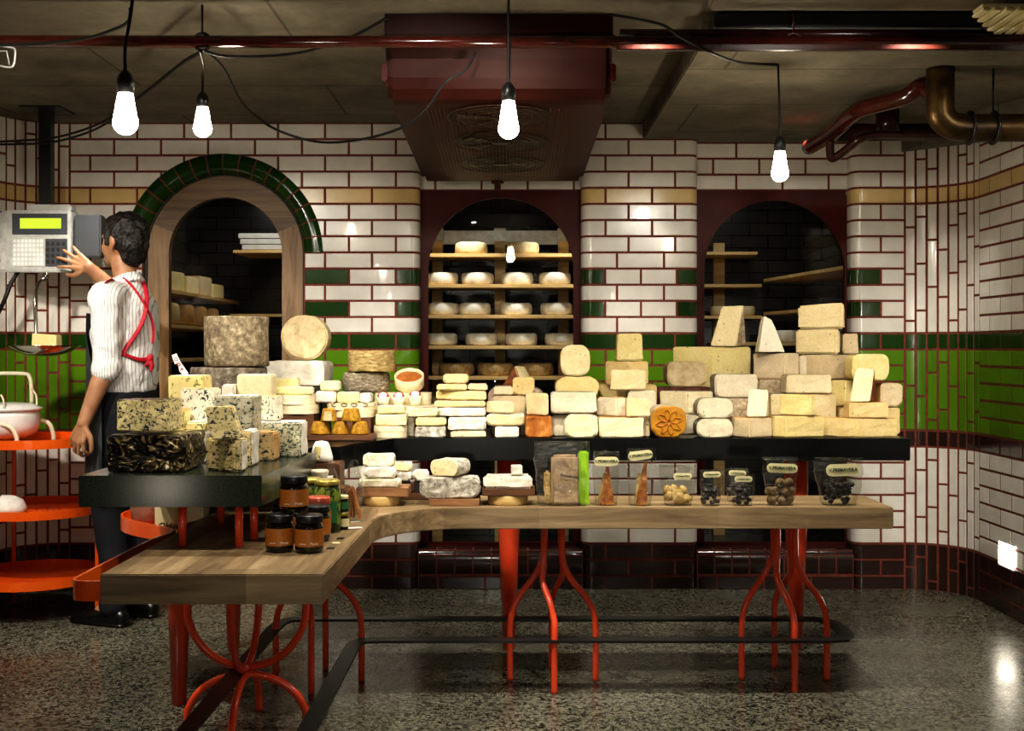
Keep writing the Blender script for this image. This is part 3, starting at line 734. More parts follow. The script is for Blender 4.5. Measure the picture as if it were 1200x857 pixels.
# ------------------------------------------------------------------ bench, black shelf, stone slab
ZB, ZS = .656, .861                   # bench top, raised shelf top
bench = thing('timber_bench', 'low L-shaped oak display bench on bent orange tube legs', 'bench', (0, 3.5, 0))
arc = [(-.14 - .305 * math.cos(a), 3.66 + .305 * math.sin(a)) for a in [PI / 2 * k / 14 for k in range(15)]]
out = [(-.998, 2.79), (-.457, 2.79), (-.445, 3.60)] + arc + [(1.3145, 3.968), (1.3145, 4.30), (-.998, 4.30)]
bm = B(); prism(bm, out, ZB - .0735, ZB, .003)
bmesh.ops.recalc_face_normals(bm, faces=bm.faces)
bm.normal_update(); bmesh.ops.bisect_plane(bm, geom=bm.verts[:] + bm.edges[:] + bm.faces[:], plane_co=(-.445, 0, 0), plane_no=(1, 0, 0))
for f in bm.faces:
    if f.calc_center_median().x < -.4451 and abs(f.normal.y) < .5: f.material_index = 1
obj('bench_top', bm, [M['benchX'], M['benchY']], bench)
def flared(cx, cy, r, rot=0):
    for k in range(4):
        a = k * PI / 2 + rot; ta = a - PI / 4
        q = lambda rr, an, z: (cx + rr * math.cos(an), cy + rr * math.sin(an), z)
        pts = [q(.045, ta, ZB - .075), q(.045, ta, .50), q(.050, ta, .44), q(.075, ta + .25, .375), q(.118, a - .12, .31), q(.147, a, .25), q(r, a, .185), q(r, a, .09), q(r, a, .001)]
        bm = B(); tube(bm, pts, .0115, 10, sub=5); obj('leg', bm, M['redorange'], bench)
for cx, cy in ((-.70, 4.172), (.148, 4.172), (.99, 4.19)): flared(cx, cy, .155)
cx, cy, r = -.841, 3.64, .188
for k in range(2):
    d = (1, 0) if k == 0 else (0, 1)
    dy = .012 * (1 - k)
    up = [(s * r, ZB - .075) for s in (-1,)] + [(-r, .385)] + [(-r * math.cos(a), .385 - .19 * math.sin(a)) for a in [PI * j / 12 for j in range(1, 12)]] + [(r, .385), (r, ZB - .075)]
    dn = [(-r, .001), (-r, .05)] + [(-r * math.cos(a), .03 + .142 * math.sin(a)) for a in [PI * j / 12 for j in range(1, 12)]] + [(r, .05), (r, .001)]
    for pp in (up, dn):
        bm = B(); tube(bm, [(cx + d[0] * u, cy + d[1] * u + (dy if k == 0 else 0), z + (.012 if k else 0) * (pp is dn and 0 or 0)) for u, z in pp], .0125, 10, sub=3); obj('leg', bm, M['redorange'], bench)
# flat foot ring around the legs
ring = [(-.545, 3.02), (-.545, 3.95), (-.538, 3.99), (-.51, 4.015), (-.46, 4.022), (1.10, 4.022), (1.16, 4.035), (1.19, 4.09), (1.195, 4.18), (1.19, 4.27), (1.16, 4.325), (1.10, 4.34), (-.78, 4.34), (-.835, 4.325), (-.86, 4.28), (-.866, 4.2), (-.866, 3.02), (-.84, 2.98), (-.57, 2.98)]
bm = B(); strip(bm, ring, .181, .190, .052, True); obj('foot_ring', bm, M['blacksteel'], bench)
# orange rail and tray along the outer side of the bench
rail = [(-.999, 2.805), (-1.045, 2.805), (-1.066, 2.815), (-1.077, 2.84), (-1.078, 2.90), (-1.073, 3.40), (-1.055, 3.52), (-1.052, 3.58), (-1.068, 3.625), (-1.155, 3.712), (-1.25, 3.80), (-1.305, 3.875), (-1.335, 3.94), (-1.345, 4.02), (-1.33, 4.09), (-1.29, 4.12), (-1.20, 4.12)]
bm = B(); strip(bm, [(p.x, p.y) for p in catmull([(x, y, 0) for x, y in rail], 4)], .588, .637, .007); obj('side_rail', bm, M['orange'], bench)
bm = B(); prism(bm, [(-1.063, 3.63), (-1.002, 3.63), (-1.002, 3.83), (-1.20, 3.83), (-1.20, 4.11), (-1.325, 4.08), (-1.338, 4.0), (-1.30, 3.88), (-1.155, 3.72)], .588, .594); obj('side_tray', bm, M['orange'], bench)
# dark plugs let into the bench top, and loose price slips
for j, (x, y) in enumerate(((399, 631.5), (394, 637), (387.5, 643))):
    D = (CH - ZB) * F / (y - HY); X = px(x, D); bm = B(); box(bm, X - .010, X + .010, D - .011, D + .011, ZB + .0005, ZB + .002)
    tag(obj('paper_slip', bm, M['inkblack' if j != 1 else 'creampaper']), ('small black slip by the bench edge, middle of the three nearest the pickle jar', 'small cream slip between two black slips on the bench', 'small black slip on the bench nearest the amber jars')[j] if j else 'small black slip on the bench nearest the pickle jar', 'slip', 'slips on the bench')
for j, (x, y, w) in enumerate(((414, 619.5, .026), (416, 612, .015))):
    D = (CH - ZB) * F / (y - HY); X = px(x, D); bm = B(); box(bm, -w, w, -.012, .012, 0, .0012); bmesh.ops.transform(bm, matrix=Matrix.Translation((X, D, ZB + .001)) @ Matrix.Rotation(.35, 4, 'Z'), verts=bm.verts)
    tag(obj('price_card', bm, M['paper']), ('larger white price slip lying near the bench edge', 'smaller white price slip behind the larger one on the bench')[j], 'slip', 'white price slips')
# black raised shelf
shelf = thing('black_shelf', 'long black raised display shelf on tapered orange legs', 'shelf', (0, 4.7, 0))
bm = B(); prism(bm, [(-1.19, 3.84), (-.70, 3.84), (-.70, 3.99), (-.60, 4.02), (-.57, 4.15), (-.45, 4.40), (1.522, 4.40), (1.522, 5.0), (-1.19, 5.0)], ZS - .085, ZS, .003); obj('shelf_top', bm, M['blackstone'], shelf)
for x, y in ((-1.127, 3.90), (-1.12, 4.63), (-.012, 4.615), (1.138, 4.615)):
    bm = B(); lathe(bm, [(.024, .001), (.046, .55), (.048, ZS - .086)], 20, (x, y, 0)); obj('leg', bm, M['redorange'], shelf)
slab = thing('stone_slab', 'raised dark green stone slab carrying the blue cheeses, on orange posts', 'shelf', (-.91, 3.45, ZB))
bm = B(); prism(bm, [(-1.167, 3.10), (-.674, 3.10), (-.645, 3.80), (-1.167, 3.80)], ZS - .085, ZS, .002); obj('slab_top', bm, M['stone'], slab)
for x, y in ((-.915, 3.20), (-.751, 3.17), (-.739, 3.30), (-.915, 3.62)):
    bm = B(); lathe(bm, [(.0115, ZB + .001), (.0115, ZS - .086)], 14, (x, y, 0)); obj('post', bm, M['redorange'], slab)
# things on the orange side tray
bm = B(); box(bm, px(181, 3.74), px(238, 3.74), 3.74, 3.82, .595, .73, .004)
t = obj('printed_carton', bm, M['creampaper']); tag(t, 'cream carton with script lettering on the orange side tray', 'carton')
text_obj('lettering', 'Oldiserdles', .028, M['inkblack'], t, facing((px(207, 3.74), 3.7392, .628)), .0003, shear=.45)
bm = B(); lathe(bm, [(.05, 0), (.062, .02), (.064, .08), (.055, .12), (.03, .135)], 20, (-1.245, 3.96, .602)); rough(bm, .006, 18, 3); tag(obj('paper_sack', bm, M['sack'], smooth=True), 'brown paper sack behind the S-shaped end of the orange rail', 'sack')
bm = B(); box(bm, -.115, .115, -.0, .05, 0, .03, .004); bmesh.ops.transform(bm, matrix=Matrix.Translation((px(228, 4.0), 4.02, ZB + .001)) @ Matrix.Rotation(.3, 4, 'Z'), verts=bm.verts); tag(obj('paper_packet', bm, M['paper']), 'flat white paper packet at the back edge of the bench under the stone slab', 'packet')

# ------------------------------------------------------------------ round orange stand, tub, paper
SX, SY, SR = -2.165, 5.24, .285
st = thing('round_stand', 'three-tier round orange metal stand in the corner', 'stand', (SX, SY, 0))
for z in (.196, .50, .808):
    bm = B(); strip(bm, [(SX + SR * math.cos(2 * PI * k / 56), SY + SR * math.sin(2 * PI * k / 56)) for k in range(56)], z - .04, z, .005, True); rim = obj('tier_rim', bm, M['orange'], st)
    bm = B(); lathe(bm, [(SR - .003, z - .038), (SR - .003, z - .033)], 56, (SX, SY, 0))
    for k in range(-13, 14):
        L = math.sqrt(max(.0, (SR - .01) ** 2 - (k * .02) ** 2))
        if L > .03: box(bm, SX - L, SX + L, SY + k * .02 - .004, SY + k * .02 + .004, z - .034, z - .029)
    obj('tier_plate', bm, M['orange'], st)
for k in range(3):
    a = (-.10, 2.3, 4.05)[k]; x, y = SX + (SR + .006) * math.cos(a), SY + (SR + .006) * math.sin(a)
    bm = B(); box(bm, x - .009, x + .009, y - .005, y + .005, .0, .80); box(bm, x - .02, x + .02, y - .012, y + .012, 0, .006); obj('leg', bm, M['orange'], st)
tub = thing('white_tub', 'white enamel tub with lid in a cream tube cradle on the top tier', 'tub', (SX - .03, 5.2, .778))
tx, ty = px(2, 5.17), 5.19
bm = B(); 
prof = []
for k in range(9):
    a = PI / 2 * k / 8; prof.append((.155 * math.sin(a) ** .6 if k else 0, .87 - .075 * math.cos(a)))
prof += [(.157, .905), (.150, .925)]
lathe(bm, prof, 40, (tx, ty, 0)); obj('bowl', bm, M['whiteenamel'], tub)
bm = B(); lathe(bm, [(0, .926), (.158, .926), (.166, .932), (.166, .938), (.12, .957), (.06, .962), (0, .963)], 40, (tx, ty, 0)); obj('lid', bm, M['whiteenamel'], tub)
z0 = .780
bm = B(); xr_ = px(29, 5.2); tube(bm, [(tx - .13, 5.27, pz(438, 5.27)), (xr_ - .035, 5.27, pz(438, 5.27)), (xr_ - .008, 5.27, pz(442, 5.27)), (xr_, 5.27, pz(452, 5.27)), (xr_ + .002, 5.27, pz(472, 5.27))], .009, 10, sub=5); obj('handle', bm, M['creamenamel'], tub)
bm = B(); tube(bm, [(xr_, 5.268, pz(455, 5.27)), (px(40, 5.2), 5.22, pz(463, 5.2)), (px(43, 5.2), 5.2, pz(470, 5.2)), (px(44, 5.2), 5.19, pz(475, 5.2))], .0045, 8, sub=4); tube(bm, [(px(0, 5.05), 5.06, pz(463, 5.06)), (px(4, 5.05), 5.05, pz(469, 5.06)), (px(5, 5.05), 5.05, pz(478, 5.06))], .0045, 8, sub=4); obj('clip', bm, M['creamenamel'], tub)
for (xa_, xb_, y, v) in ((43, 63, 5.27, 492), (-3, 20, 5.05, 497)):
    bm = B(); tube(bm, [(px(xa_, y) - .05, y, pz(v, y)), (px(xa_, y), y, pz(v, y)), (px((xa_ + xb_) / 2 + 4, y), y, pz(v + 4, y)), (px(xb_ - 1, y), y, pz(v + 15, y)), (px(xb_, y), y, z0 + .008)], .010, 10, sub=5); obj('foot', bm, M['creamenamel'], tub)
bm = B(); lathe(bm, [(0, 0), (.07, 0), (.075, .02), (.06, .05), (.03, .07), (0, .075)], 18, (px(10, 5.1), 5.10, .482)); rough(bm, .012, 16, 5); tag(obj('crumpled_paper', bm, M['paper']), 'crumpled white paper on the middle tier of the orange stand', 'paper')

# ------------------------------------------------------------------ hanging scale
sc_ = thing('hanging_scale', 'silver scale with lime display on a black ceiling pole', 'scale', (px(44, 5.4), 5.44, 1.55))
D = 5.37; sx0, sx1, sz0, sz1 = px(7, D), px(83, D), pz(319, D), pz(246, D)
bm = B(); box(bm, sx0 - .035, sx1, D + .012, D + .12, sz0 + .004, sz1 - .002, .008); obj('housing', bm, M['steel'], sc_)
bm = B(); box(bm, sx0, sx1, D, D + .012, sz0, sz1, .004); obj('bezel', bm, M['steel'], sc_)
def zz(v): return pz(v, D)
def xx(v): return px(v, D)
bm = B(); box(bm, xx(14.5), xx(79), D - .004, D, zz(275), zz(250.5), .001); f_ = obj('display_panel', bm, M['greyplastic'], sc_)
bm = B(); box(bm, xx(24), xx(72), D - .0055, D - .0041, zz(268), zz(256)); obj('screen', bm, M['lcd'], f_)
bm = B(); box(bm, xx(15.5), xx(52), D - .005, D, zz(312.5), zz(280), .001); kp = obj('keypad', bm, M['lightplastic'], sc_)
for r in range(6):
    for c in range(8):
        bm = B(); x, z = xx(17.7 + c * 4.55), zz(282.7 + r * 5.3); box(bm, x - .0062, x + .0062, D - .0075, D - .0051, z - .0072, z + .0072, .001); obj('key', bm, M['whiteenamel'], kp)
bm = B(); box(bm, xx(53.5), xx(79), D - .005, D, zz(312.5), zz(280), .001); nk = obj('number_pad', bm, M['greyplastic'], sc_)
for r in range(4):
    for c in range(4):
        bm = B(); x, z = xx(56.5 + c * 6.2), zz(286 + r * 7); box(bm, x - .008, x + .008, D - .007, D - .0051, z - .009, z + .009, .001); obj('key', bm, M['blackplastic'], nk)
bm = B(); box(bm, xx(84.5), xx(116), D + .02, D + .09, zz(301), zz(251), .006); obj('printer_box', bm, M['greyplastic'], sc_)
bm = B(); box(bm, xx(27), xx(80), D + .03, D + .1, zz(247), zz(238.5), .008); obj('top_cover', bm, M['lightplastic'], sc_)
bm = B(); box(bm, px(47, 5.45), px(61, 5.45), 5.43, 5.48, sz1 - .01, 2.331); obj('pole', bm, M['blacksteel'], sc_)
bm = B(); box(bm, px(31, 5.45), px(79, 5.45), 5.36, 5.54, 2.331, 2.3375); obj('ceiling_plate', bm, M['blacksteel'], sc_)
pX, pY, pZ = px(51, 5.2), 5.20, pz(418, 5.2)
bm = B(); lathe(bm, [(0, 0), (.06, .004), (.12, .022), (.158, .046), (.162, .05), (.156, .05), (.118, .028), (.06, .010), (0, .006)], 44, (pX, pY, pZ), cap=False); obj('pan', bm, M['chrome'], sc_)
bm = B(); tube(bm, [(px(53, 5.40), 5.40, sz0 - .002), (px(53, 5.38), 5.37, pz(326, 5.37)), (px(46, 5.35), 5.34, pz(333, 5.35)), (px(42, 5.32), 5.31, pz(352, 5.31)), (px(42, 5.3), 5.30, pz(380, 5.3)), (px(42, 5.28), 5.28, pz(408, 5.28)), (px(44, 5.25), 5.25, pZ + .022)], .008, 10, sub=5)
tube(bm, [(px(53, 5.36), 5.37, sz0 - .002), (px(53, 5.36), 5.37, pz(330, 5.37))], .011, 10); obj('hook', bm, M['chrome'], sc_)
bm = B(); tube(bm, [(px(22, 5.42), 5.42, sz0 + .01), (px(12, 5.4), 5.41, pz(332, 5.4)), (px(3, 5.38), 5.40, pz(352, 5.4)), (px(-8, 5.38), 5.42, pz(370, 5.4))], .010, 8, sub=5); obj('cable', bm, M['cord'], sc_)
bm = B(); hull_pts(bm, [(px(40, 5.2), 5.17, pZ + .024), (px(69, 5.2), 5.17, pZ + .024), (px(69, 5.2), 5.24, pZ + .024), (px(40, 5.2), 5.24, pZ + .024), (px(40, 5.2), 5.18, pz(391, 5.2)), (px(68, 5.2), 5.18, pz(393, 5.2)), (px(68, 5.2), 5.24, pz(393, 5.2)), (px(40, 5.2), 5.24, pz(391, 5.2))]); tag(obj('cheese_block', bm, M['yellow']), 'yellow cheese block lying in the steel scale pan', 'cheese')

# ------------------------------------------------------------------ ceiling evaporator, pipes, cords, bulbs
fan = thing('ceiling_cooler', 'large dark red ceiling cooler with three round fans', 'cooler', (-.045, 4.7, 2.03))
prof = [(3.90, 2.3372), (3.90, 2.268), (3.886, 2.262), (3.886, 2.238), (3.905, 2.225), (3.918, 2.19), (3.935, 2.13), (3.952, 2.095), (3.985, 2.066), (4.03, 2.058), (5.54, 2.014), (5.585, 2.018), (5.61, 2.035), (5.62, 2.07), (5.62, 2.3372)]
bm = B(); XL, XR = -.432, .342
L = [[bm.verts.new((x, y, z)) for y, z in prof] for x in (XL, XR)]
for k in range(len(prof)):
    j = (k + 1) % len(prof); f = bm.faces.new((L[0][k], L[0][j], L[1][j], L[1][k]))
bm.faces.new(L[0]); bm.faces.new(L[1][::-1]); bmesh.ops.recalc_face_normals(bm, faces=bm.faces)
es = [e for e in bm.edges if len({round(v.co.x, 3) for v in e.verts}) == 1 and max(v.co.z for v in e.verts) < 2.3]
bmesh.ops.bevel(bm, geom=es, offset=.022, segments=4, affect='EDGES')
obj('housing', bm, M['fanred'], fan)
bm = B(); box(bm, XL - .012, XR + .012, 3.878, 3.93, 2.236, 2.262, .006); obj('lip', bm, M['fanred'], fan)
def zf(y): return 2.058 - (y - 4.03) * .02914
for s in (XL - .004, XR + .004):
    bm = B(); box(bm, s - .01, s + .01, 3.94, 4.02, 2.12, 2.18, .004); obj('corner_clip', bm, M['oxblood'], fan)
bm = B()
q = [(-.31, 4.04), (.22, 4.04), (.22, 5.36), (-.31, 5.36)]
for (a, b), (c, d) in zip(q, q[1:] + q[:1]): tube(bm, [(a, b, zf(b) - .004), (c, d, zf(d) - .004)], .006, 8)
bm.free()
for y in (4.20, 4.64, 5.10):
    X = -.045; bm = B(); n = 48
    c = [bm.verts.new((X + .190 * math.cos(2 * PI * k / n), y + .190 * math.sin(2 * PI * k / n), zf(y + .19 * math.sin(2 * PI * k / n)) - .002)) for k in range(n)]
    bm.faces.new(c); bmesh.ops.recalc_face_normals(bm, faces=bm.faces); fh = obj('fan', bm, M['cord'], fan)  # flat black disc stands in for the dark recess behind the blades
    bm = B()
    for r in (.05, .085, .12, .155, .19):
        pts = [(X + r * math.cos(2 * PI * k / n), y + r * math.sin(2 * PI * k / n), zf(y + r * math.sin(2 * PI * k / n)) - .007) for k in range(n + 1)]; tube(bm, pts, .0016, 5)
    obj('fan_guard', bm, M['wire'], fh)
    bm = B()
    for k in range(5):
        a = 2 * PI * k / 5 + y; p = [Vector((math.cos(a + d) * r, math.sin(a + d) * r, z)) for r, d, z in ((.03, -.2, .0), (.03, .3, -.003), (.16, .5, -.003), (.165, .0, .0))]
        bm.faces.new([bm.verts.new((X + v.x, y + v.y, zf(y + v.y) - .0035 + v.z)) for v in p])
    lathe(bm, [(.035, -.006), (.04, 0)], 20, (X, y, zf(y) - .003)); obj('fan_blades', bm, M['blacksteel'], fh)
bm = B()
for k in range(36):
    x = -.30 + .51 * k / 35
    tube(bm, [(x, 4.05, zf(4.05) - .011), (x, 5.35, zf(5.35) - .011)], .0011, 4)
obj('grille_wires', bm, M['wire'], fan)
bm = B(); lathe(bm, [(.016, 0), (.016, .03), (.03, .032), (.03, .042)], 16, (px(583, 5.58), 5.585, 1.974)); obj('drain', bm, M['pipered'], fan)
def pipe(name, label, pts, r, m, sub=6, n=14, cat='pipe', group=None):
    bm = B(); tube(bm, pts, r, n, sub=sub); return tag(obj(name, bm, m), label, cat, group)
pm = pipe('ceiling_pipe', 'long dark red pipe crossing the whole ceiling front', [(-3.0, 3.80, pz(47.5, 3.8)), (2.25, 3.80, pz(50.5, 3.8))], .020, M['pipered'], 0)
pipe('ceiling_pipe', 'thicker dark red pipe on the right half of the ceiling', [(.36, 3.84, pz(40, 3.84)), (2.22, 3.84, pz(41, 3.84))], .017, M['darkred'], 0)
bm = B(); box(bm, .34, 2.25, 3.73, 3.755, pz(58, 3.75) - .006, pz(58, 3.75) + .012, .003); tag(obj('pipe_channel', bm, M['darkred']), 'slim dark red channel under the right-hand pipes', 'channel')
bm = B(); box(bm, px(836, 3.86), px(1150, 3.86), 3.84, 3.96, pz(34, 3.86), pz(17, 3.86), .004); tag(obj('cable_duct', bm, M['greyplastic']), 'grey cable duct above the right-hand pipes', 'duct')
t = thing('louvre_panel', 'cream louvred panel at the top right of the ceiling', 'vent', (1.72, 3.7, 2.25))
for k in range(7):
    bm = B(); x = 1.43 + k * .036; box(bm, x, x + .026, 3.50, min(3.77, 3.585 + .05 * k), 2.232, 2.242, .003); obj('louvre', bm, M['creampaper'], t)
bm = B(); box(bm, 1.43, 1.69, 3.50, 3.575, 2.2435, 2.252); obj('backing', bm, M['creampaper'], t)
for j, (x, y0_) in enumerate(((237, 0), (930, 0))):
    X = px(x, 3.8); bm = B(); tube(bm, [(X, 3.8, 2.3375), (X, 3.8, pz(40, 3.8))], .004, 8); tube(bm, [(X + .028 * math.cos(a), 3.8, pz(49, 3.8) + .028 * math.sin(a)) for a in [2 * PI * k / 16 for k in range(17)]], .005, 6)
    tag(obj('pipe_hanger', bm, M['blacksteel' if j == 0 else 'pipered']), ('pipe hanger above the second bulb from the left', 'pipe hanger on the right-hand pipes above the right bulb')[j], 'hanger', 'pipe hangers')
# copper waste pipe and red pipes at the right
cz = pz(150, 4.33)
pipe('copper_pipe', 'fat tarnished copper waste pipe with a bend under the ceiling', [(px(1102, 4.33), 4.33, 2.2565), (px(1102, 4.33), 4.33, 2.12), (px(1104, 4.33), 4.33, 2.075), (px(1116, 4.33), 4.33, 2.043), (px(1134, 4.33), 4.33, cz), (px(1165, 4.33), 4.33, cz), (2.22, 4.33, cz)], .052, M['copper'], 6, 24)
for j, x in enumerate((1136, 1164)):
    X = px(x, 4.33); bm = B(); tube(bm, [(X, 4.33 + .060 * math.cos(a), cz + .060 * math.sin(a)) for a in [2 * PI * k / 24 for k in range(25)]], .006, 6)
    if j: tube(bm, [(X, 4.33, cz + .062), (X, 4.33, 2.2565)], .004, 6)
    tag(obj('pipe_mount', bm, M['blacksteel']), ('black clamp on the copper pipe just past its bend', 'black clamp with ceiling rod on the copper pipe')[j], 'clamp', 'copper pipe clamps')
rp = thing('waste_pipe', 'bent dark red pipes running from the ceiling down to the wall top', 'pipe', (px(973, 5.0), 5.0, 2.0))
bm = B(); tube(bm, [(px(1090, 4.45), 4.45, 2.2), (px(1080, 4.45), 4.46, pz(101, 4.45)), (px(1062, 4.5), 4.5, pz(113, 4.5)), (px(1030, 4.6), 4.6, pz(122, 4.6)), (px(1003, 4.7), 4.7, pz(131, 4.7)), (px(975, 5.0), 5.0, pz(156, 5.0)), (px(948, 5.3), 5.3, pz(173, 5.3))], .034, 16, sub=5); obj('main_run', bm, M['pipered'], rp)
bm = B(); tube(bm, [(px(973, 5.02), 5.02, pz(156, 5.02)), (px(973, 5.05), 5.05, pz(181, 5.05)), (px(978, 5.05), 5.05, pz(185, 5.05)), (px(996, 5.0), 5.0, pz(172, 5.0)), (px(1010, 4.97), 4.97, pz(162, 4.97)), (px(1040, 4.97), 4.97, pz(158, 4.97)), (2.2, 4.97, pz(158, 4.97))], .018, 12, sub=5); obj('branch_run', bm, M['darkred'], rp)
pipe('grey_red_pipe', 'dark horizontal pipe close to the ceiling above the right pier', [(px(985, 5.2), 5.25, pz(155, 5.25)), (2.2, 5.25, pz(155, 5.25))], .04, M['darkred'], 0, 16)
pipe('upright_pipe', 'short dark upright pipe beside the copper bend', [(px(1040, 5.08), 5.08, 2.2565), (px(1040, 5.08), 5.08, pz(158, 5.08))], .05, M['darkred'], 0, 16)
# cords
def cord(label, pts, r=.005, group='loose black ceiling cables'):
    bm = B(); tube(bm, pts, r, 6, sub=8); return tag(obj('ceiling_cable', bm, M['cord']), label, 'cable', group)
Q = lambda x, y, D: (px(x, D), D, pz(y, D))
cord('black cable sagging from the left bulb cord to the picture edge', [Q(153, 10, 2.9), Q(150, 26, 2.95), Q(130, 36, 3.1), Q(100, 45, 3.3), Q(50, 51, 3.5), Q(-20, 53, 3.6)])
cord('black cable from the pipe hanger dropping left toward the scale pole', [Q(236, 60, 3.80), Q(215, 72, 4.0), Q(190, 92, 4.3), Q(160, 115, 4.7), Q(120, 143, 5.0), Q(70, 160, 5.2), Q(20, 165, 5.35), Q(-14, 166, 5.4)])
cord('second black cable hanging just below the one toward the scale pole', [Q(236, 62, 3.80), Q(212, 76, 4.02), Q(185, 98, 4.32), Q(155, 121, 4.7), Q(115, 150, 5.0), Q(65, 166, 5.2), Q(20, 169, 5.35), Q(-14, 169, 5.4)])
cord('short black cable from the pipe hanger up toward the red cooler', [Q(240, 60, 3.79), Q(265, 66, 3.8), Q(310, 66, 3.82), Q(350, 62, 3.85), Q(378, 55, 3.88), Q(415, 42, 3.88), Q(453, 21, 3.87)])
cord('long black cable looping from the pipe hanger across the front of the cooler', [Q(241, 60, 3.79), Q(262, 80, 3.95), Q(285, 122, 4.3), Q(320, 150, 4.6), Q(370, 166, 4.6), Q(420, 164, 4.4), Q(470, 150, 4.1), Q(500, 128, 3.9), Q(520, 98, 3.84), Q(545, 82, 3.84), Q(557, 62, 3.84)])
cord('black cable from the cooler to the right bulb', [Q(714, 17, 3.86), Q(745, 22, 3.86), Q(778, 30, 3.77), Q(800, 45, 3.74), Q(832, 61, 3.75), Q(862, 72, 4.0), Q(890, 75, 4.2), Q(912, 76, 4.26)])
def pendant(label, x, ysock0, ysock1, ybulb, D, top):
    X = px(x, D); zs1, zs0, zbb = pz(ysock0, D), pz(ysock1, D), pz(ybulb, D)
    t = thing('pendant_bulb', label, 'lamp', (X, D, zbb), 'bare bulbs on black cords')
    bm = B(); tube(bm, top + [(X, D, zs1 + .06), (X, D, zs1 - .002)], .0045, 8, sub=6); obj('cord', bm, M['cord'], t)
    h = zs1 - zs0; bm = B(); lathe(bm, [(.0, zs0 + .001), (.021, zs0 + .001), (.021, zs0 + h * .55), (.017, zs0 + h * .8), (.008, zs1), (0, zs1 + .001)], 18, (X, D, 0)); obj('socket', bm, M['blackplastic'], t)
    R = .031; hb = zs0 - zbb
    bm = B(); prof = [(0, zbb)] + [(R * math.sin(a), zbb + R - R * math.cos(a)) for a in [PI * k / 16 for k in range(1, 10)]] + [(R * .9, zbb + R * 1.5), (.018, zs0 + .0)]
    lathe(bm, prof[:12], 24, (X, D, 0)); obj('lit_globe', bm, M['bulb'], t)
    bm = B(); lathe(bm, [prof[-2], prof[-1]], 24, (X, D, 0), cap=False); obj('bulb_neck', bm, M['bulbneck'], t)
    return t
pendant('large bare lit bulb, leftmost of the four, nearest the camera', 147, 83, 110, 158, 2.9, [(px(157, 2.9), 2.9, 2.3), (px(155, 2.9), 2.9, pz(0, 2.9))])
pendant('small bare lit bulb hanging from the pipe hanger, second from left', 237.5, 108, 126, 161, 3.95, [(px(237, 3.8), 3.77, pz(62, 3.8)), (px(238, 3.85), 3.85, pz(75, 3.85))])
pendant('bare lit bulb hanging in front of the red cooler', 596, 97, 119, 163, 3.45, [(px(596, 3.45), 3.45, 2.3372), (px(596, 3.45), 3.45, 2.2)])
pendant('bare lit bulb in front of the right arched window', 914, 160, 178, 213, 4.26, [(px(912, 4.26), 4.26, 2.2565), (px(912, 4.26), 4.26, pz(82, 4.26))])
# recessed lamp in the right wall
t = thing('wall_lamp', 'small square recessed lamp lit low on the right wall', 'lamp', (2.235, 5.1, .31))
Dl0, Dl1 = 5.12, 5.27
bm = B(); box(bm, 2.2255, 2.2325, Dl0, Dl1, pz(664, 5.2), pz(637, 5.2) , .002); obj('lit_face', bm, M['led'], t)

for zf_ in (pz(664, 5.2) - .0045, pz(637, 5.2) + .0045):
    bm = B(); strip(bm, [(2.229, Dl0 - .008), (2.229, Dl1 + .008)], zf_ - .0035, zf_ + .0035, .008); obj('frame', bm, M['steel'], t)
bm = B(); tube(bm, [Q(-5, 53, 3.72), Q(14, 56, 3.72), Q(18, 60, 3.72), Q(16, 76, 3.72), Q(10, 79, 3.72), Q(-5, 76, 3.72)], .0035, 6, sub=3); tube(bm, [Q(-5, 60, 3.72), Q(8, 60, 3.72), Q(11, 76, 3.72)], .003, 6); tag(obj('hanging_wire_guard', bm, M['steel']), 'bit of a wire lamp guard at the upper left edge below the pipe', 'guard')
# ------------------------------------------------------------------ cheeses: each is placed at its depth and set down on whatever lies under it
PLACED = [('shelf', -1.19, 1.555, 4.40, 5.0, ZS - .085, ZS), ('shelf_left', -1.19, -.57, 3.84, 4.40, ZS - .085, ZS), ('slab', -1.167, -.66, 3.10, 3.80, ZS - .085, ZS)]
BENCH = [('bench', -.998, 1.344, 3.968, 4.30, 0, ZB), ('bench_leg', -.998, -.445, 2.79, 4.30, 0, ZB), ('bench_fillet', -.445, -.2, 3.8, 4.0, 0, ZB)]
LOG = []
def inter(a0, a1, b0, b1): return min(a1, b1) - max(a0, b0)
def settle(name, fx, Y, dep, zb, zt, reg, elastic=True, tries=16):
    """find the first depth at/behind Y where the block is clear of its neighbours; sit it on the highest thing under it"""
    for k in range(tries):
        y = Y + .012 * k; X0, X1 = fx(y); s = y / Y
        b = CH + (zb - CH) * s; t = CH + (zt - CH) * s
        sup = max([r for r in reg if inter(X0, X1, r[1], r[2]) > .008 and inter(y, y + dep, r[3], r[4]) > .008 and r[6] <= b + .022], key=lambda r: r[6], default=None)
        if sup is None: continue
        nb = sup[6] + .0006
        for r in reg:      # neighbours that only brush the side: trim the side
            if inter(y, y + dep, r[3], r[4]) > .0006 and inter(nb, t, r[5], r[6]) > .002:
                if 0 < r[2] - X0 < .011: X0 = r[2] + .0006
                elif 0 < X1 - r[1] < .011: X1 = r[1] - .0006
        if not elastic: t = t + (nb - b)
        if t - nb < .012: t = nb + .03
        if all(not (inter(X0, X1, r[1], r[2]) > .0006 and inter(y, y + dep, r[3], r[4]) > .0006 and inter(nb, t, r[5], r[6]) > .0004) for r in reg):
            if k > 2 or b - nb > .02: LOG.append('%s: pushed back %d, dropped %.3f onto %s' % (name, k, b - nb, sup[0]))
            return y, X0, X1, nb, t, b - nb, sup[0]
    LOG.append('no room for ' + name); return Y, *fx(Y), zb, zt, 0, '?'
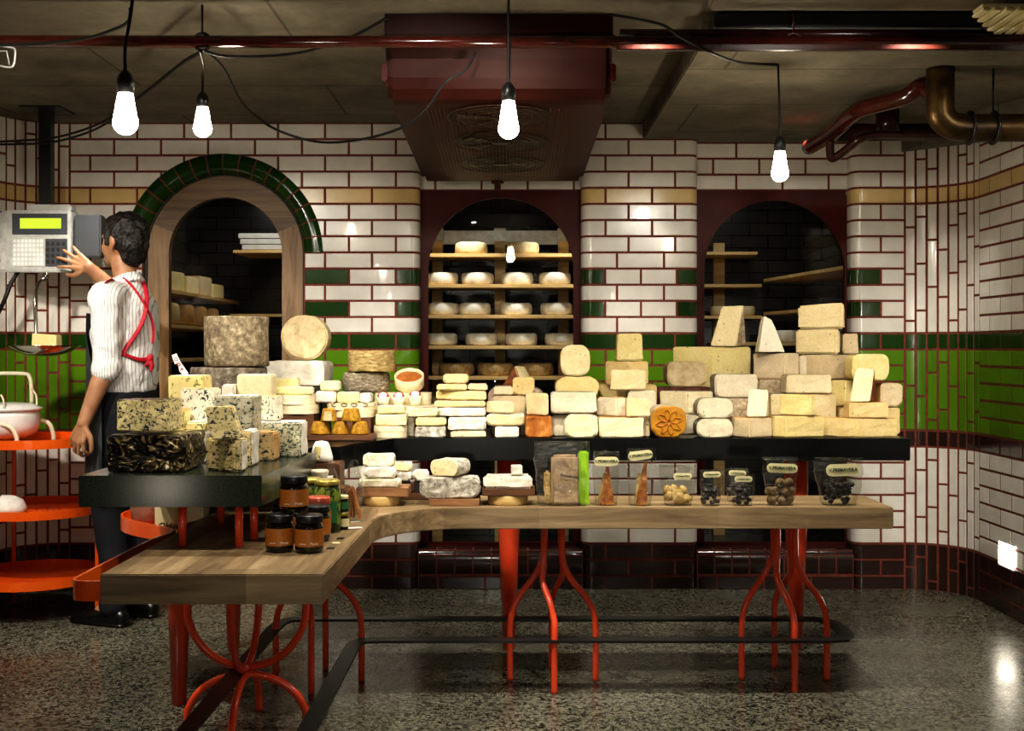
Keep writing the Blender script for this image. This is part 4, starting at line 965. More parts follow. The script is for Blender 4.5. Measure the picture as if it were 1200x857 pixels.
def paint(bm, rind, side=0):
    """paste faces keep slot 0; faces turned to a rind side get slot 1"""
    bm.normal_update()
    for f in bm.faces:
        n = f.normal; c = 'F' if n.y < -.88 else max((n.z, 'T'), (-n.z, 'U'), (-n.x - side, 'L'), (n.x - side, 'R'), (n.y, 'B'), (-n.y * side * 4, 'F'))[1]
        f.material_index = 1 if c in rind else 0
def C(name, label, x0, x1, y0, y1, Y, dep, shape='block', paste='ivory', rind='rind_tan', rf='TBU', xc=None, skew=.35, rad=.35, bev=.005, amp=.0032, reg=None, group='cheeses on the black shelf', elastic=True, pts=None, cat='cheese', tip=0, trunk=1.0, seed=[0]):
    reg = PLACED if reg is None else reg
    seed[0] += 1; sd = seed[0]
    fx = lambda y: (px(x0, y), px(x1, y))
    el = elastic and shape in ('block', 'drum')
    zb, zt = pz(y1, Y), pz(y0, Y)
    if shape == 'drum' or shape == 'wheelbox':
        dep = px(x1, Y) - px(x0, Y)
    y, X0, X1, b, t, gap, sup = settle(label, fx, Y, dep, zb, zt, reg, el)
    if gap > .012 and not el:
        # set it on a plain dark riser hidden behind the front row
        h = gap; bmr = B(); 
        b += h; t += h
        box(bmr, X0 + .006, X1 - .006, y + .004, y + dep - .004, b - h, b - .0008, .002)
        tag(obj('display_riser', bmr, M['blacksteel']), 'dark riser block under the ' + label.split(' ', 1)[-1][:50], 'riser', 'dark risers behind the front cheeses')
    W, H = X1 - X0, t - b; bm = B(); cx = (X0 + X1) / 2
    if shape == 'block':
        if xc is not None:
            u = (xc - x0) / (x1 - x0); da, db = u * W * (skew * 1.3 + .38), (1 - u) * W * (skew + .02)
            pl = [(X0, y + min(da, dep * .8)), (X0 + u * W, y), (X1, y + min(db, dep * .8)), (X1 - W * .04, y + dep), (X0 + W * .04, y + dep)]
        else: pl = [(X0, y + .004), (X1, y), (X1 - W * .02, y + dep), (X0 + W * .02, y + dep)]
        prism(bm, pl, b, t, min(bev, H * .2))
        if tip or trunk != 1.0:
            for v in bm.verts:
                u = (v.co.z - b) / H; v.co.x = cx + (v.co.x - cx) * (1 + (trunk - 1) * u)
                if v.co.z > b + H * .5: v.co.z += tip * (v.co.x - cx) / W * 2
        subdiv(bm, .022)
    elif shape == 'round':       # rounded face toward the shopper, run back along Y
        r = min(W, H) * rad; pl = []
        for qx, qz, a0 in ((X1 - r, b + r, -PI / 2), (X1 - r, t - r, 0), (X0 + r, t - r, PI / 2), (X0 + r, b + r, PI)):
            pl += [(qx + r * math.cos(a0 + PI / 2 * k / 5), qz + r * math.sin(a0 + PI / 2 * k / 5)) for k in range(6)]
        f0 = [bm.verts.new((q[0], y, q[1])) for q in pl]; f1 = [bm.verts.new((q[0], y + dep, q[1])) for q in pl]
        bm.faces.new(f0); bm.faces.new(f1[::-1]); n = len(pl)
        for i in range(n): bm.faces.new((f0[i], f1[i], f1[(i + 1) % n], f0[(i + 1) % n]))
        bmesh.ops.remove_doubles(bm, verts=bm.verts, dist=1e-5); bmesh.ops.recalc_face_normals(bm, faces=bm.faces)
        es = [e for e in bm.edges if abs(e.verts[0].co.y - e.verts[1].co.y) < 1e-6]
        bmesh.ops.bevel(bm, geom=es, offset=min(bev, .2 * min(W, H)), segments=2, affect='EDGES'); bmesh.ops.triangulate(bm, faces=[f for f in bm.faces if len(f.verts) > 8]); subdiv(bm, .03)
    elif shape == 'drum':
        R = W / 2; e = min(R, H) * rad * .6
        lathe(bm, [(0, b), (R * .5, b), (R - e, b), (R - e * .3, b + e * .3), (R, b + e), (R * 1.0, (b + t) / 2), (R, t - e), (R - e * .3, t - e * .3), (R - e, t), (R * .5, t), (0, t)], 40, (cx, y + R, 0))
        subdiv(bm, .03, rounds=1)
    elif shape == 'hull':
        hull_pts(bm, [(px(p[0], y) , y + p[2] * dep, (b + (pz(p[1], Y) - zb) * H / max(zt - zb, 1e-6))) for p in pts])
        bmesh.ops.bevel(bm, geom=bm.edges[:], offset=min(bev, .004), segments=2, affect='EDGES'); bmesh.ops.triangulate(bm, faces=[f for f in bm.faces if len(f.verts) > 4]); subdiv(bm, .03)
    paint(bm, rf, .22 if xc is not None else 0)
    rough(bm, amp, 32, sd)
    for v in bm.verts: v.co.z = min(max(v.co.z, b), t + abs(tip))
    o = obj(name, bm, [M[paste], M[rind]], smooth=(shape == 'drum'))
    if shape in ('round', 'block', 'hull'):
        for p in o.data.polygons: p.use_smooth = p.area < 4e-5
    tag(o, label, cat, group)
    reg.append((label, X0 - amp * .3, X1 + amp * .3, y - amp * .3, y + dep + amp * .3, b, t + amp * .4))
    return o, (X0, X1, y, y + dep, b, t)
Y1, Y2, Y3 = 4.425, 4.61, 4.79
# --- right end of the shelf
C('cheese_wedge', 'long low orange-rinded cheese block at the right end of the shelf front', 970, 1054, 491, 514, Y1, .15, xc=1005, paste='gold', rind='rind_or', skew=.12)
C('cheese_block', 'yellow block with a deep left face, second from right in the front row', 908, 971, 488.5, 514, Y1, .14, xc=922, paste='yellow', rind='rind_tan', skew=.2)
C('cheese_block', 'buff cheese block in the front row below the tent-shaped white wedge', 860, 907.5, 490, 514, Y1, .13, xc=879, paste='tan', rind='rind_or', skew=.3)
C('cheese_block', 'small orange-edged cheese block resting on the long low block at the right end', 996, 1041.6, 472, 491, 4.435, .10, paste='gold', rind='rind_or')
C('cheese_wedge', 'leaning cream slab-shaped wedge with a dark right side near the right end', 996, 1034, 433, 472, 4.445, .08, 'hull', 'cream_p', 'rind_brown', 'R', pts=[(996, 472, 0), (1019, 472, 0), (1034, 472, 1), (1011, 472, 1), (1006, 433, .45), (1028, 433.5, .45), (1030, 433.5, .6), (1009, 433, .6)])
C('cheese_wedge', 'small yellow wedge with an orange right rind, in front of the speckled blocks', 920, 957.6, 463, 488, 4.435, .10, xc=949, paste='lemon', rind='rind_or', rf='RTU', skew=.5)
C('cheese_wedge', 'tent-shaped pale wedge standing on the buff block', 874.5, 908, 458, 490, 4.44, .09, 'hull', 'pinkish', 'rind_or', 'U', pts=[(874.5, 490, 0), (898, 490, 0), (908, 490, 1), (885, 490, 1), (881, 458, .5), (903, 458, .5), (905, 459, .7), (883, 459, .7)])
C('cheese_block', 'wide yellow cheese block behind the right end, mostly hidden', 985, 1055, 478, 503, Y2, .15, paste='gold', rind='rind_brown')
C('cheese_block', 'wide speckled cream cheese block behind the small yellow wedge', 905, 983, 462, 487, Y2, .14, xc=920, paste='cream_p', rind='rind_grey', skew=.12)
C('cheese_block', 'thick speckled cream cheese block stacked on the wide speckled block', 922, 975, 439.5, 462, Y2 + .01, .12, paste='ivory', rind='rind_tan')
C('cheese_block', 'square-cornered pale yellow block beneath the half-round yellow cheese', 975, 1003, 446, 478, Y2, .14, xc=989, paste='lemon', rind='rind_tan')
C('cheese_block', 'rounded tan cheese at the far right behind the leaning slab', 1032, 1058, 450, 478, Y2 + .02, .13, 'round', 'tan', 'rind_or', 'TLRUB', rad=.25)
C('cheese_half', 'half-round yellow cheese on top at the right end of the pile', 999, 1042, 418, 449, Y2 + .01, .11, 'round', 'lemon', 'rind_or', 'RTUB', rad=.3)
C('round_cheese', 'low white-topped wheel with a crumbly side behind the buff block', 852, 883, 467, 491, Y2 - .01, .12, 'round', 'crumb', 'rind_white', 'T', rad=.12, elastic=True)
C('cheese_block', 'pale block with a crumbly rind behind the tent-shaped wedge', 889, 921, 445, 503, Y2 + .16, .13, paste='crumb', rind='rind_pink', rf='TB')
C('cheese_block', 'big pale buff block with a dark rind edge, under the tall white wedge', 888.5, 937, 414, 445, Y2 + .15, .13, xc=920, paste='pinkish', rind='rind_grey', rf='TB', skew=.2)
C('cheese_block', 'big mottled buff block under the two-block stack at the right', 946, 1000, 416, 446, Y2 + .15, .14, xc=962, paste='tan', rind='rind_grey', rf='TB', skew=.3)
C('cheese_block', 'narrow grey-rinded cheese slice between the two big buff blocks', 937.5, 945.5, 417, 440, Y2 + .15, .12, paste='greyw', rind='rind_grey')
C('cheese_wedge', 'tall thin snow-white cheese wedge standing in front of the right window', 889, 920, 369.5, 412.5, Y2 + .16, .08, 'hull', 'whitep', 'rind_or', 'U', pts=[(889, 412, 0), (920, 411.5, 0), (920, 411.5, 1), (889, 412, 1), (896.5, 369.5, .2), (896.5, 369.5, .8), (905, 374, .2), (905, 374, .8)], bev=.002)
C('cheese_block', 'lower cream block of the two-block stack at the right of the pile', 939.7, 986, 386, 415.5, Y2 + .15, .12, xc=980, paste='cream_p', rind='rind_or', skew=.6, bev=.008)
C('cheese_block', 'upper cream block topping the right of the pile', 941.5, 991, 356, 385.5, Y2 + .155, .11, xc=986, paste='cream_p', rind='rind_or', skew=.5, bev=.008, tip=.006)
C('cheese_block', 'shaded brown cheese block beside the lower cream block, top right', 988.5, 1006, 391, 416, Y2 + .18, .11, paste='tan', rind='rind_tan')
# --- right of middle
C('cheese_round', 'grey-white rounded cheese half, lower of two in the front row', 817, 861, 492, 514, Y1, .11, 'round', 'greyw', 'rind_grey', 'LRTUB', rad=.42)
C('cheese_round', 'grey-white rounded cheese half, upper of two in the front row', 817, 859.5, 468, 491.5, 4.43, .10, 'round', 'greyw', 'rind_grey', 'LRTUB', rad=.42)
orange_face = C('cheese_round', 'round orange cheese with a flower pressed into its face', 763, 805, 477, 514, Y1, .16, 'round', 'wax', 'crumb', 'LRTUB', rad=.42)
C('cheese_block', 'plain pale block mostly hidden behind the flower-pressed cheese', 790, 822, 486, 512, Y2, .13, paste='greyw', rind='rind_grey')
C('cheese_block', 'two-faced white cheese block with a crumbling middle, behind the flower-pressed cheese', 776, 837, 459, 486, Y2, .13, xc=805, paste='ivory', rind='rind_grey', skew=.2)
C('cheese_round', 'cream grey-rinded rounded block on the white-topped wheel', 838, 888, 439, 466.5, Y2, .12, 'round', 'greyw', 'rind_grey', 'LRTUB', rad=.22)
C('round_cheese', 'flat purple-brown rinded cheese under the rounded buff one', 768, 838, 454, 478, Y3, .14, 'round', 'rind_purple', 'rind_purple', 'LRTUB', rad=.3, elastic=True)
C('cheese_round', 'barrel-rounded buff cheese with a pale cut left side', 782, 829, 424, 453.5, Y3, .13, 'round', 'discrind', 'rind_tan', 'LRTUB', rad=.32)
C('cheese_block', 'huge yellow two-faced block below the tallest wedge', 792, 881, 406.5, 456, Y3 + .14, .14, xc=833, paste='lemon', rind='rind_or', rf='TU', skew=.12)
C('cheese_wedge', 'tallest yellow wedge with a crumbly brown right side, topping the pile', 833, 878, 358, 406, Y3 + .15, .11, 'hull', 'cream_p', 'crumb', 'R', pts=[(833, 405, 0), (862, 406.5, 0), (878, 405, .7), (878, 405, 1), (840, 405, 1), (847.5, 359, .2), (873, 358, .25), (873.5, 358, .6), (850, 359, .6)], bev=.003)
# --- middle
C('cheese_block', 'wide cream block in the front row left of the flower-pressed cheese', 702, 754.5, 490.5, 514, Y1, .12, 'round', 'ivory', 'rind_or', 'RTUB', rad=.12)
C('cheese_block', 'narrow pale piece squeezed beside the flower-pressed cheese', 755.5, 763, 492, 514, Y1 + .03, .11, paste='tan', rind='rind_brown', rf='L')
C('cheese_block', 'small tilted cream square leaning in front of a larger white-rinded block', 734, 762, 467, 490.5, 4.43, .04, paste='cream_p', rind='rind_or', rf='LRU', tip=-.005)
C('cheese_block', 'two-tone cream block with a darker right face, second layer in the middle', 701, 735, 466.5, 490, 4.48, .10, xc=723, paste='greyw', rind='rind_or', skew=.25)
C('cheese_block', 'white-rinded block behind the small tilted cream square', 736, 769, 458, 490.5, 4.50, .12, 'round', 'greyw', 'rind_white', 'RTUB', rad=.15, elastic=True)
C('cheese_block', 'yellow slab running behind the middle stack', 702, 770, 451, 466, Y2 + .03, .12, paste='yellow', rind='rind_or')
C('cheese_block', 'square cream block, third layer of the middle stack', 716, 757, 433.6, 460, Y2 - .02, .04, paste='cream_p', rind='rind_or', rf='LRU')
C('cheese_block', 'two-tone yellow block behind the square cream block', 711, 760, 423.5, 451, Y2 + .05, .13, xc=736, paste='gold', rind='rind_or', skew=.1)
C('cheese_block', 'bright yellow tapering block on top of the middle stack', 723, 753.6, 391, 423.5, Y2 + .05, .10, paste='lemon', rind='rind_or', rf='URB', trunk=.92)
C('cheese_round', 'rounded cream half-cheese at the bottom of the second stack', 662, 701, 487, 514.5, Y1, .05, 'round', 'ivory', 'rind_grey', 'LRTUB', rad=.35)
C('cheese_block', 'broad pale block behind the rounded half-cheese at the bottom of the stack', 647, 701, 485, 510, Y1 + .065, .11, 'round', 'greyw', 'rind_grey', 'LRTUB', rad=.15, elastic=True)
C('cheese_block', 'wide grey-rinded white block, second layer of that stack', 646, 699, 460, 485, Y1 + .03, .12, 'round', 'greyw', 'rind_grey', 'LRTUB', rad=.14)
C('cheese_half', 'dome-topped yellow half-cheese behind the grey-rinded white block', 651, 702, 441.5, 467, Y2 - .02, .12, 'round', 'yellow', 'rind_tan', 'LRTUB', rad=.48)
C('cheese_half', 'D-shaped cream cheese with a flat top and orange right rind', 657, 691.5, 404, 440.5, Y2 - .01, .09, 'round', 'cream_p', 'rind_or', 'LRUB', rad=.36)
# --- left of middle
C('cheese_block', 'square orange-brown rinded cheese in the front row', 616, 648.7, 488.7, 514, Y1, .13, 'round', 'rind_wash', 'rind_wash', 'LRTUB', rad=.14)
C('cheese_block', 'small smooth white block in the front row', 580, 608, 500.2, 514.7, Y1, .09, paste='whitep', rind='rind_white', rf='TB')
C('cheese_block', 'flat cream wheel segment with a small hole, under the wrinkled white cheese', 528, 569.5, 505, 515, Y1, .12, paste='ivory', rind='rind_white', rf='TU')
C('cheese_block', 'wrinkled snow-white rinded cheese in the front row', 525, 569, 490, 505, Y1 + .002, .12, 'round', 'rind_white', 'rind_white', 'LRTUB', rad=.2, amp=.006)
C('brie_wedge', 'long bulging cream brie piece laid across the white blocks', 571, 614.5, 487, 500.5, 4.435, .12, 'round', 'cream_p', 'rind_white', 'TU', rad=.3, amp=.006)
C('cheese_wedge', 'white-rinded brie wedge lying on the bulging brie', 569, 602.5, 471, 487, 4.45, .09, xc=594.7, paste='ivory', rind='rind_white', rf='TR', skew=.45)
C('cheese_block', 'cream block with an orange right rind on the orange-brown cheese', 616.7, 643, 462, 488, 4.44, .11, xc=636.7, paste='cream_p', rind='rind_wash', rf='R', skew=.5)
C('cheese_block', 'tan cheese block behind the white-rinded brie wedge', 577, 616, 464, 500, Y2 - .03, .12, paste='tan', rind='rind_brown', rf='TB')
C('cheese_block', 'small pinkish block on the tan block', 578.7, 600.5, 452.7, 464, Y2 - .03, .09, paste='pinkish', rind='rind_grey', rf='TB')
C('cheese_wedge', 'golden hard cheese with a red-brown right rind on the tan block', 600, 626, 442.7, 463.5, Y2 - .03, .08, 'round', 'gold', 'rind_brown', 'RU', rad=.22)
C('round_cheese', 'brownish round wheel mostly hidden behind the golden hard cheese', 572, 637, 455, 478, Y3 - .02, .13, 'round', 'rind_pink', 'rind_grey', 'LRTUB', rad=.4, elastic=True)
C('cheese_wedge', 'roof-shaped wedge with a dark brown left rind on top of the pile', 588, 627, 426, 452, Y3 - .01, .11, 'hull', 'cream_p', 'rind_brown', 'LF', pts=[(588, 452, .15), (612, 452, 0), (627, 452, .3), (627, 452, 1), (590, 452, 1), (603, 426, .25), (615, 427, .9)], bev=.003)
C('box_cheese', 'flat white wheel in the low stack, beneath the speckled yellow slices', 514, 569, 481, 491, Y1 + .03, .14, 'round', 'rind_white', 'rind_white', 'LRTUB', rad=.2, elastic=True)
C('cheese_slice', 'speckled yellow soft cheese slices lying on the flat white wheel', 509, 568.5, 470, 481, Y1 + .04, .12, paste='lemon', rind='rind_pink', rf='TUB', amp=.004)
C('cheese_block', 'soft cheese with a crumbly rind and a yellow cut face in its front', 510, 570, 458.5, 470, Y1 + .05, .12, xc=545, paste='lemon', rind='crumb', rf='TLRB', skew=.1, amp=.004)
C('cheese_slice', 'soft yellow cheese slice on the left of the low stack', 512, 547, 450.5, 459, Y1 + .06, .11, paste='lemon', rind='rind_pink', rf='TB', amp=.004)
C('cheese_slice', 'soft yellow cheese slice on the right of the low stack', 548.5, 571, 450, 460, Y1 + .06, .11, paste='cream_p', rind='rind_pink', rf='TB', amp=.004)
C('cheese_half', 'round-shouldered yellow soft cheese topping the low stack', 518.7, 548.7, 441, 452, Y1 + .07, .10, 'round', 'lemon', 'rind_pink', 'RTUB', rad=.4)
C('round_cheese', 'grey-moulded small wheel in the front row beside the wooden boxes', 486.5, 522, 502, 515, Y1, .11, 'round', 'mould', 'mould', 'LRTUB', rad=.2, amp=.004)
C('cheese_half', 'cut soft cheese with a yellow face on the grey-moulded wheel', 487, 522.5, 489.5, 502, Y1 + .002, .10, paste='lemon', rind='rind_grey', rf='TUB')
C('cheese_slice', 'sagging slice of runny cream cheese above the grey-moulded wheel', 483, 514, 477.8, 489.5, Y1 + .01, .09, paste='cream_p', rind='rind_pink', rf='TB', amp=.006)
C('round_cheese', 'dark-rinded small wheel half hidden left of the grey-moulded wheel', 477.5, 485.5, 491, 513, Y1 + .05, .10, 'round', 'rind_grey', 'truckdark', 'LRTUB', rad=.2, elastic=True)
# --- wooden boxes of soft cheese
def woodbox(label, x0, x1, y0, y1, Y, reg=None, mat='poplar', fill=None, group='thin wooden cheese boxes', dep=None, marks=False):
    fx = lambda y: (px(x0, y), px(x1, y)); reg = PLACED if reg is None else reg
    dep = dep or (px(x1, Y) - px(x0, Y)) * .9
    y, X0, X1, b, t, gap, sup = settle(label, fx, Y, dep, pz(y1, Y), pz(y0, Y), reg, False)
    if gap > .012:
        bmr = B(); box(bmr, X0 + .006, X1 - .006, y + .006, y + dep - .006, b, b + gap - .0008, .002)
        tag(obj('wooden_crate', bmr, M['walnut']), 'dark wooden riser under the ' + label.split(' ', 1)[-1][:50], 'crate', 'dark wooden risers'); b += gap; t += gap
    cx, cy, rx, ry = (X0 + X1) / 2, y + dep / 2, (X1 - X0) / 2, dep / 2
    ell = lambda k, s=1.0: (cx + s * rx * math.copysign(abs(math.cos(k)) ** .7, math.cos(k)), cy + s * ry * math.copysign(abs(math.sin(k)) ** .7, math.sin(k)))
    th = thing('cheese_box', label, 'box', (cx, cy, b), group)
    h = t - b; bm = B(); strip(bm, [ell(2 * PI * k / 48, .985) for k in range(48)], b, t - h * .46, .004, True); prism(bm, [ell(2 * PI * k / 48, .97) for k in range(48)], b, b + .004); bx = obj('box_base', bm, M[mat], th)
    bm = B(); strip(bm, [ell(2 * PI * k / 48, 1.0) for k in range(48)], t - h * .5, t, .004, True); prism(bm, [ell(2 * PI * k / 48, .98) for k in range(48)], t - .004, t - .0005); lid = obj('lid', bm, M[mat], th)
    if marks:
        bm = B()
        for k in range(4):
            X = cx - rx * .62 + k * rx * .42; yy = cy - ry * (abs(1 - abs((X - cx) / rx) ** (2 / .7)) ** .35) - .0035; zc = t - h * .26
            tube(bm, [(X + .012 * math.cos(a) * (1 + .2 * math.sin(3 * a)), yy, zc + .006 * math.sin(a)) for a in [2 * PI * j / 12 for j in range(13)]], .0012, 4)
        obj('printed_marks', bm, M['inkblack'], lid)
    reg.append((label, X0, X1, y, y + dep, b, t)); return th
woodbox('round thin wooden cheese box in the front row under the wrapped cheese', 437, 479, 501.5, 515, Y1)
C('boxed_cheese', 'bark-wrapped white cheese sitting on the front wooden box', 440, 476, 488, 501.5, Y1 + .005, .11, 'round', 'cream_p', 'rind_white', 'TUB', rad=.12, amp=.004)
C('cheese_half', 'half brie with a white top and yellow cut face on the bark-wrapped cheese', 442, 474, 476, 488, Y1 + .012, .09, paste='lemon', rind='rind_white', rf='TB')
woodbox('pale wooden box behind the half brie, beneath the three little pots', 437, 519, 476, 488, Y2 - .015, dep=.19)
woodbox('pale wooden box standing directly under the orange cheese in its tub', 437, 504, 462, 476, Y2 + .055, dep=.14)
for j, (x0, x1, y0, y1) in enumerate(((439, 457, 462.5, 476), (458, 475, 462.5, 476), (477, 495, 460.5, 476))):
    Y = Y2 + .0; fx = lambda y: (px(x0, y), px(x1, y)); dep = px(x1, Y) - px(x0, Y)
    y = Y - .008; X0, X1 = fx(y); b = [r for r in PLACED if 'beneath the three little pots' in r[0]][0][6]; t = b + pz(y0, Y) - pz(y1, Y)
    cx, cy, R = (X0 + X1) / 2, y + dep / 2, dep / 2; h = t - b
    lab = ('left', 'middle', 'right')[j] + ' of three tiny paper-wrapped cheese pots with white discs'
    th = thing('cheese_pot', lab, 'pot', (cx, cy, b), 'tiny paper-wrapped pots'); T = Matrix.Translation((cx, cy, b)) @ Matrix.Rotation(.38, 4, 'X')
    T = Matrix.Translation((cx, cy + .002, b + .001))
    bm = B(); n = 30; prof = [(R * .7, 0), (R * .8, h * .3), (R * .98, h * .8), (R * .9, h * .82), (R * .72, h * .66)]
    lathe(bm, prof, n, m=T)
    for v in bm.verts:
        a = math.atan2(v.co.y - cy, v.co.x - cx); s = 1 + .05 * math.sin(a * 11) * ((v.co.z - b) / h); v.co.x = cx + (v.co.x - cx) * s; v.co.y = cy + (v.co.y - cy) * s
        v.co.z += (cy - v.co.y) * -.25 * (v.co.z - b) / h + .0
    obj('paper_cup', bm, M['waxpaper'], th)
    tilt = T @ Matrix.Translation((0, -.004, h * .72)) @ Matrix.Rotation(.75, 4, 'X')
    bm = B(); lathe(bm, [(R * .78, 0), (R * .78, .006), (R * .7, .010)], n, m=tilt); obj('cheese_top', bm, M['rosered'], th)
    bm = B(); lathe(bm, [(R * .52, .0105), (R * .52, .0125)], n, m=tilt); obj('label_disc', bm, M['rosewhite'], th)
    PLACED.append((lab, X0, X1, y, y + dep, b, t + .01))
# orange cheese in a round wooden tub, tipped toward the shopper
Y = Y2 + .08; R = (px(496, Y) - px(461, Y)) / 2; X = px(478.5, Y); b = [r for r in PLACED if 'directly under the orange cheese' in r[0]][0][6] + .006
th = thing('cheese_tub', 'orange washed cheese in a tipped round wooden tub above the pots', 'cheese', (X, Y + .04, b))
T = Matrix.Translation((X, Y + .05, b + .045)) @ Matrix.Rotation(.5, 4, 'X')
bm = B(); lathe(bm, [(R * .88, -.03), (R * .97, -.026), (R, .022), (R * .93, .024), (R * .93, .004), (.0, .004)], 40, m=T); rough(bm, .002, 40, 2); obj('wooden_band', bm, M['poplar'], th)
bm = B(); lathe(bm, [(R * .92, .002), (R * .9, .010), (R * .55, .015), (0, .017)], 36, m=T, cap=False); rough(bm, .003, 50, 4); obj('cheese_fill', bm, M['cannel'], th)
PLACED.append(('tub', X - R, X + R, Y, Y + .1, b, b + .09))
# --- golden cut-cone cheeses on a dark tray
tr = B(); y = 4.27; box(tr, px(354.5, y), px(437, y), y, y + .13, ZS + .0008, ZS + .021, .003); tag(obj('wooden_tray', tr, M['walnut']), 'dark wooden tray under the golden cone cheeses', 'tray')
PLACED.append(('tray', px(354.5, y), px(437, y), y, y + .13, ZS, ZS + .021))
cones = [(361, 385.5, 496, 511, 'left of the bottom row'), (386.7, 407.5, 495, 511, 'middle of the bottom row'), (409, 431, 496.5, 511, 'right of the bottom row'), (374, 393.7, 481, 496, 'cut open, upper left'), (398, 421.7, 482.5, 496, 'uncut, upper right')]
for j, (x0, x1, y0, y1, w) in enumerate(cones):
    yy = 4.285; X0, X1 = px(x0, yy), px(x1, yy); b = ZS + .0225 if j < 3 else ZS + .0225 + .0485; h = .047; R = (X1 - X0) / 2
    bm = B(); lathe(bm, [(0, b), (R * .96, b), (R, b + .004), (R * .76, b + h - .004), (R * .7, b + h), (0, b + h)], 26, ((X0 + X1) / 2, yy + R + .004, 0)); rough(bm, .002, 60, j)
    o = tag(obj('golden_cone_cheese', bm, [M['goldcake'], M['cream_p']], smooth=True), 'golden crusted cone-shaped cheese on the dark tray, ' + w, 'cheese', 'golden cone cheeses')
    if j == 3:
        bm = B(); pl = [((X0 + X1) / 2 - R * .52, 0), ((X0 + X1) / 2 + R * .52, 0), ((X0 + X1) / 2 + R * .42, h * .72), ((X0 + X1) / 2 - R * .42, h * .72)]
        bm.faces.new([bm.verts.new((x, yy + R * (.16 + .21 * z / h * 1.0) - .002, b + .004 + z)) for x, z in pl]); bmesh.ops.solidify(bm, geom=bm.faces[:], thickness=.003); obj('cut_face', bm, M['cream_p'], o)
PLACED.append(('cones', px(361, 4.285), px(431, 4.285), 4.285, 4.38, ZS, ZS + .123))
# boxes and bries behind the tray
woodbox('printed thin wooden box behind the golden cone cheeses, lower one', 390, 436, 481, 489.5, 4.44, dep=.13)
woodbox('thin wooden box printed with small oval marks, beneath the cut brie', 381, 437, 472.8, 481, 4.44, dep=.14, marks=True)
C('brie_piece', 'white-rinded brie piece with pinkish spots above the marked box', 369, 393, 459, 472.8, 4.45, .12, paste='rind_white', rind='rind_white', rf='LRTUB', amp=.004)
C('brie_wedge', 'yellow-faced cut brie wedge in the middle of the marked box', 394, 420.5, 460, 472.8, 4.45, .10, xc=399, paste='lemon', rind='rind_white', rf='TU', skew=.2)
C('brie_piece', 'white brie end piece at the right of the marked box', 421, 434, 461, 472.8, 4.46, .10, paste='rind_white', rind='rind_white', rf='LRTUB', amp=.004)
C('brie_wedge', 'pale yellow brie block standing behind on the white-rinded piece', 375, 397, 446.5, 459, 4.47, .08, paste='cream_p', rind='rind_white', rf='RB')
woodbox('lower of two large thin wooden boxes left of the golden cone cheeses', 327.5, 369, 474.5, 485.5, 4.405, dep=.16)
woodbox('upper of two large thin wooden boxes left of the golden cone cheeses', 326, 368.5, 463.5, 474.5, 4.40, dep=.16)
C('brie_wedge', 'yellow brie slice in the front of the upper large wooden box', 325, 366, 453.5, 463.5, 4.41, .06, paste='lemon', rind='rind_white', rf='TRB')
C('brie_wedge', 'yellow white-topped brie slice behind the one in the large wooden box', 320, 349, 443.5, 463.5, 4.475, .07, paste='lemon', rind='rind_white', rf='TB')
# big cheeses at the back left
C('round_cheese', 'large pinkish white cheese with a soft rounded edge under the upright disc', 309, 379.5, 423, 452.5, 4.60, .24, 'round', 'rind_white', 'rind_pink', 'B', rad=.25, amp=.004, elastic=False)
C('cheese_disc', 'round speckled buff cheese standing on edge facing the front', 328.5, 384, 370, 423, 4.63, .10, 'round', 'discrind', 'discrind', 'LRTUB', rad=.495, bev=.007)
C('round_cheese', 'grey dimpled cheese drum, lower of two against the green tiles', 397.6, 453.7, 439, 463, 4.66, .22, 'drum', 'tommegrey', 'tommegrey', rad=.3, amp=.004, elastic=False)
C('round_cheese', 'golden dimpled cheese drum, upper of two against the green tiles', 404, 460, 410.6, 438.5, 4.66, .22, 'drum', 'tomme', 'tomme', rad=.12, amp=.004)
d0 = C('cheese_drum', 'dark mottled cheese drum under the big grey drum', 211, 306, 431, 470, 4.22, .3, 'drum', 'truckdark', 'truckdark', rad=.1, amp=.005, elastic=True)
d1_ = C('cheese_drum', 'big grey mottled cloth-bound cheese drum in front of the timber door', 230, 306.5, 370, 431, 4.24, .3, 'drum', 'truckle', 'truckle', rad=.1, amp=.005)
# ticket clipped into the dark drum
bm = B(); Dt = 4.245; pts = [(201.5, 416.5), (206.8, 414.3), (211.5, 424), (216.5, 431.5), (221, 438), (214.5, 440), (210, 435), (205, 427)]
tv = [bm.verts.new((px(x, Dt), Dt + .0, pz(y, Dt))) for x, y in pts]
for i in range(3): bm.faces.new((tv[i if i else 0], tv[7 - i], tv[6 - i], tv[i + 1])) if i else bm.faces.new((tv[0], tv[7], tv[2], tv[1]))
for v in list(bm.verts): pass
bmesh.ops.recalc_face_normals(bm, faces=bm.faces); bmesh.ops.solidify(bm, geom=bm.faces[:], thickness=.0015)
tk = tag(obj('price_ticket', bm, M['paper']), 'small white ticket with red letters propped on the dark drum', 'ticket')
for ch, (x, y) in zip('DOP', ((206.4, 421.5), (209.5, 427.5), (213, 433.5))): text_obj('letter', ch, .017, M['inkred'], tk, facing((px(x, Dt), Dt - .0015, pz(y, Dt)), roll=-.5), .0003, bold=.0006)
PLACED.append(('ticket', px(203, Dt), px(219, Dt), Dt - .01, Dt + .01, ZS, 1.2))
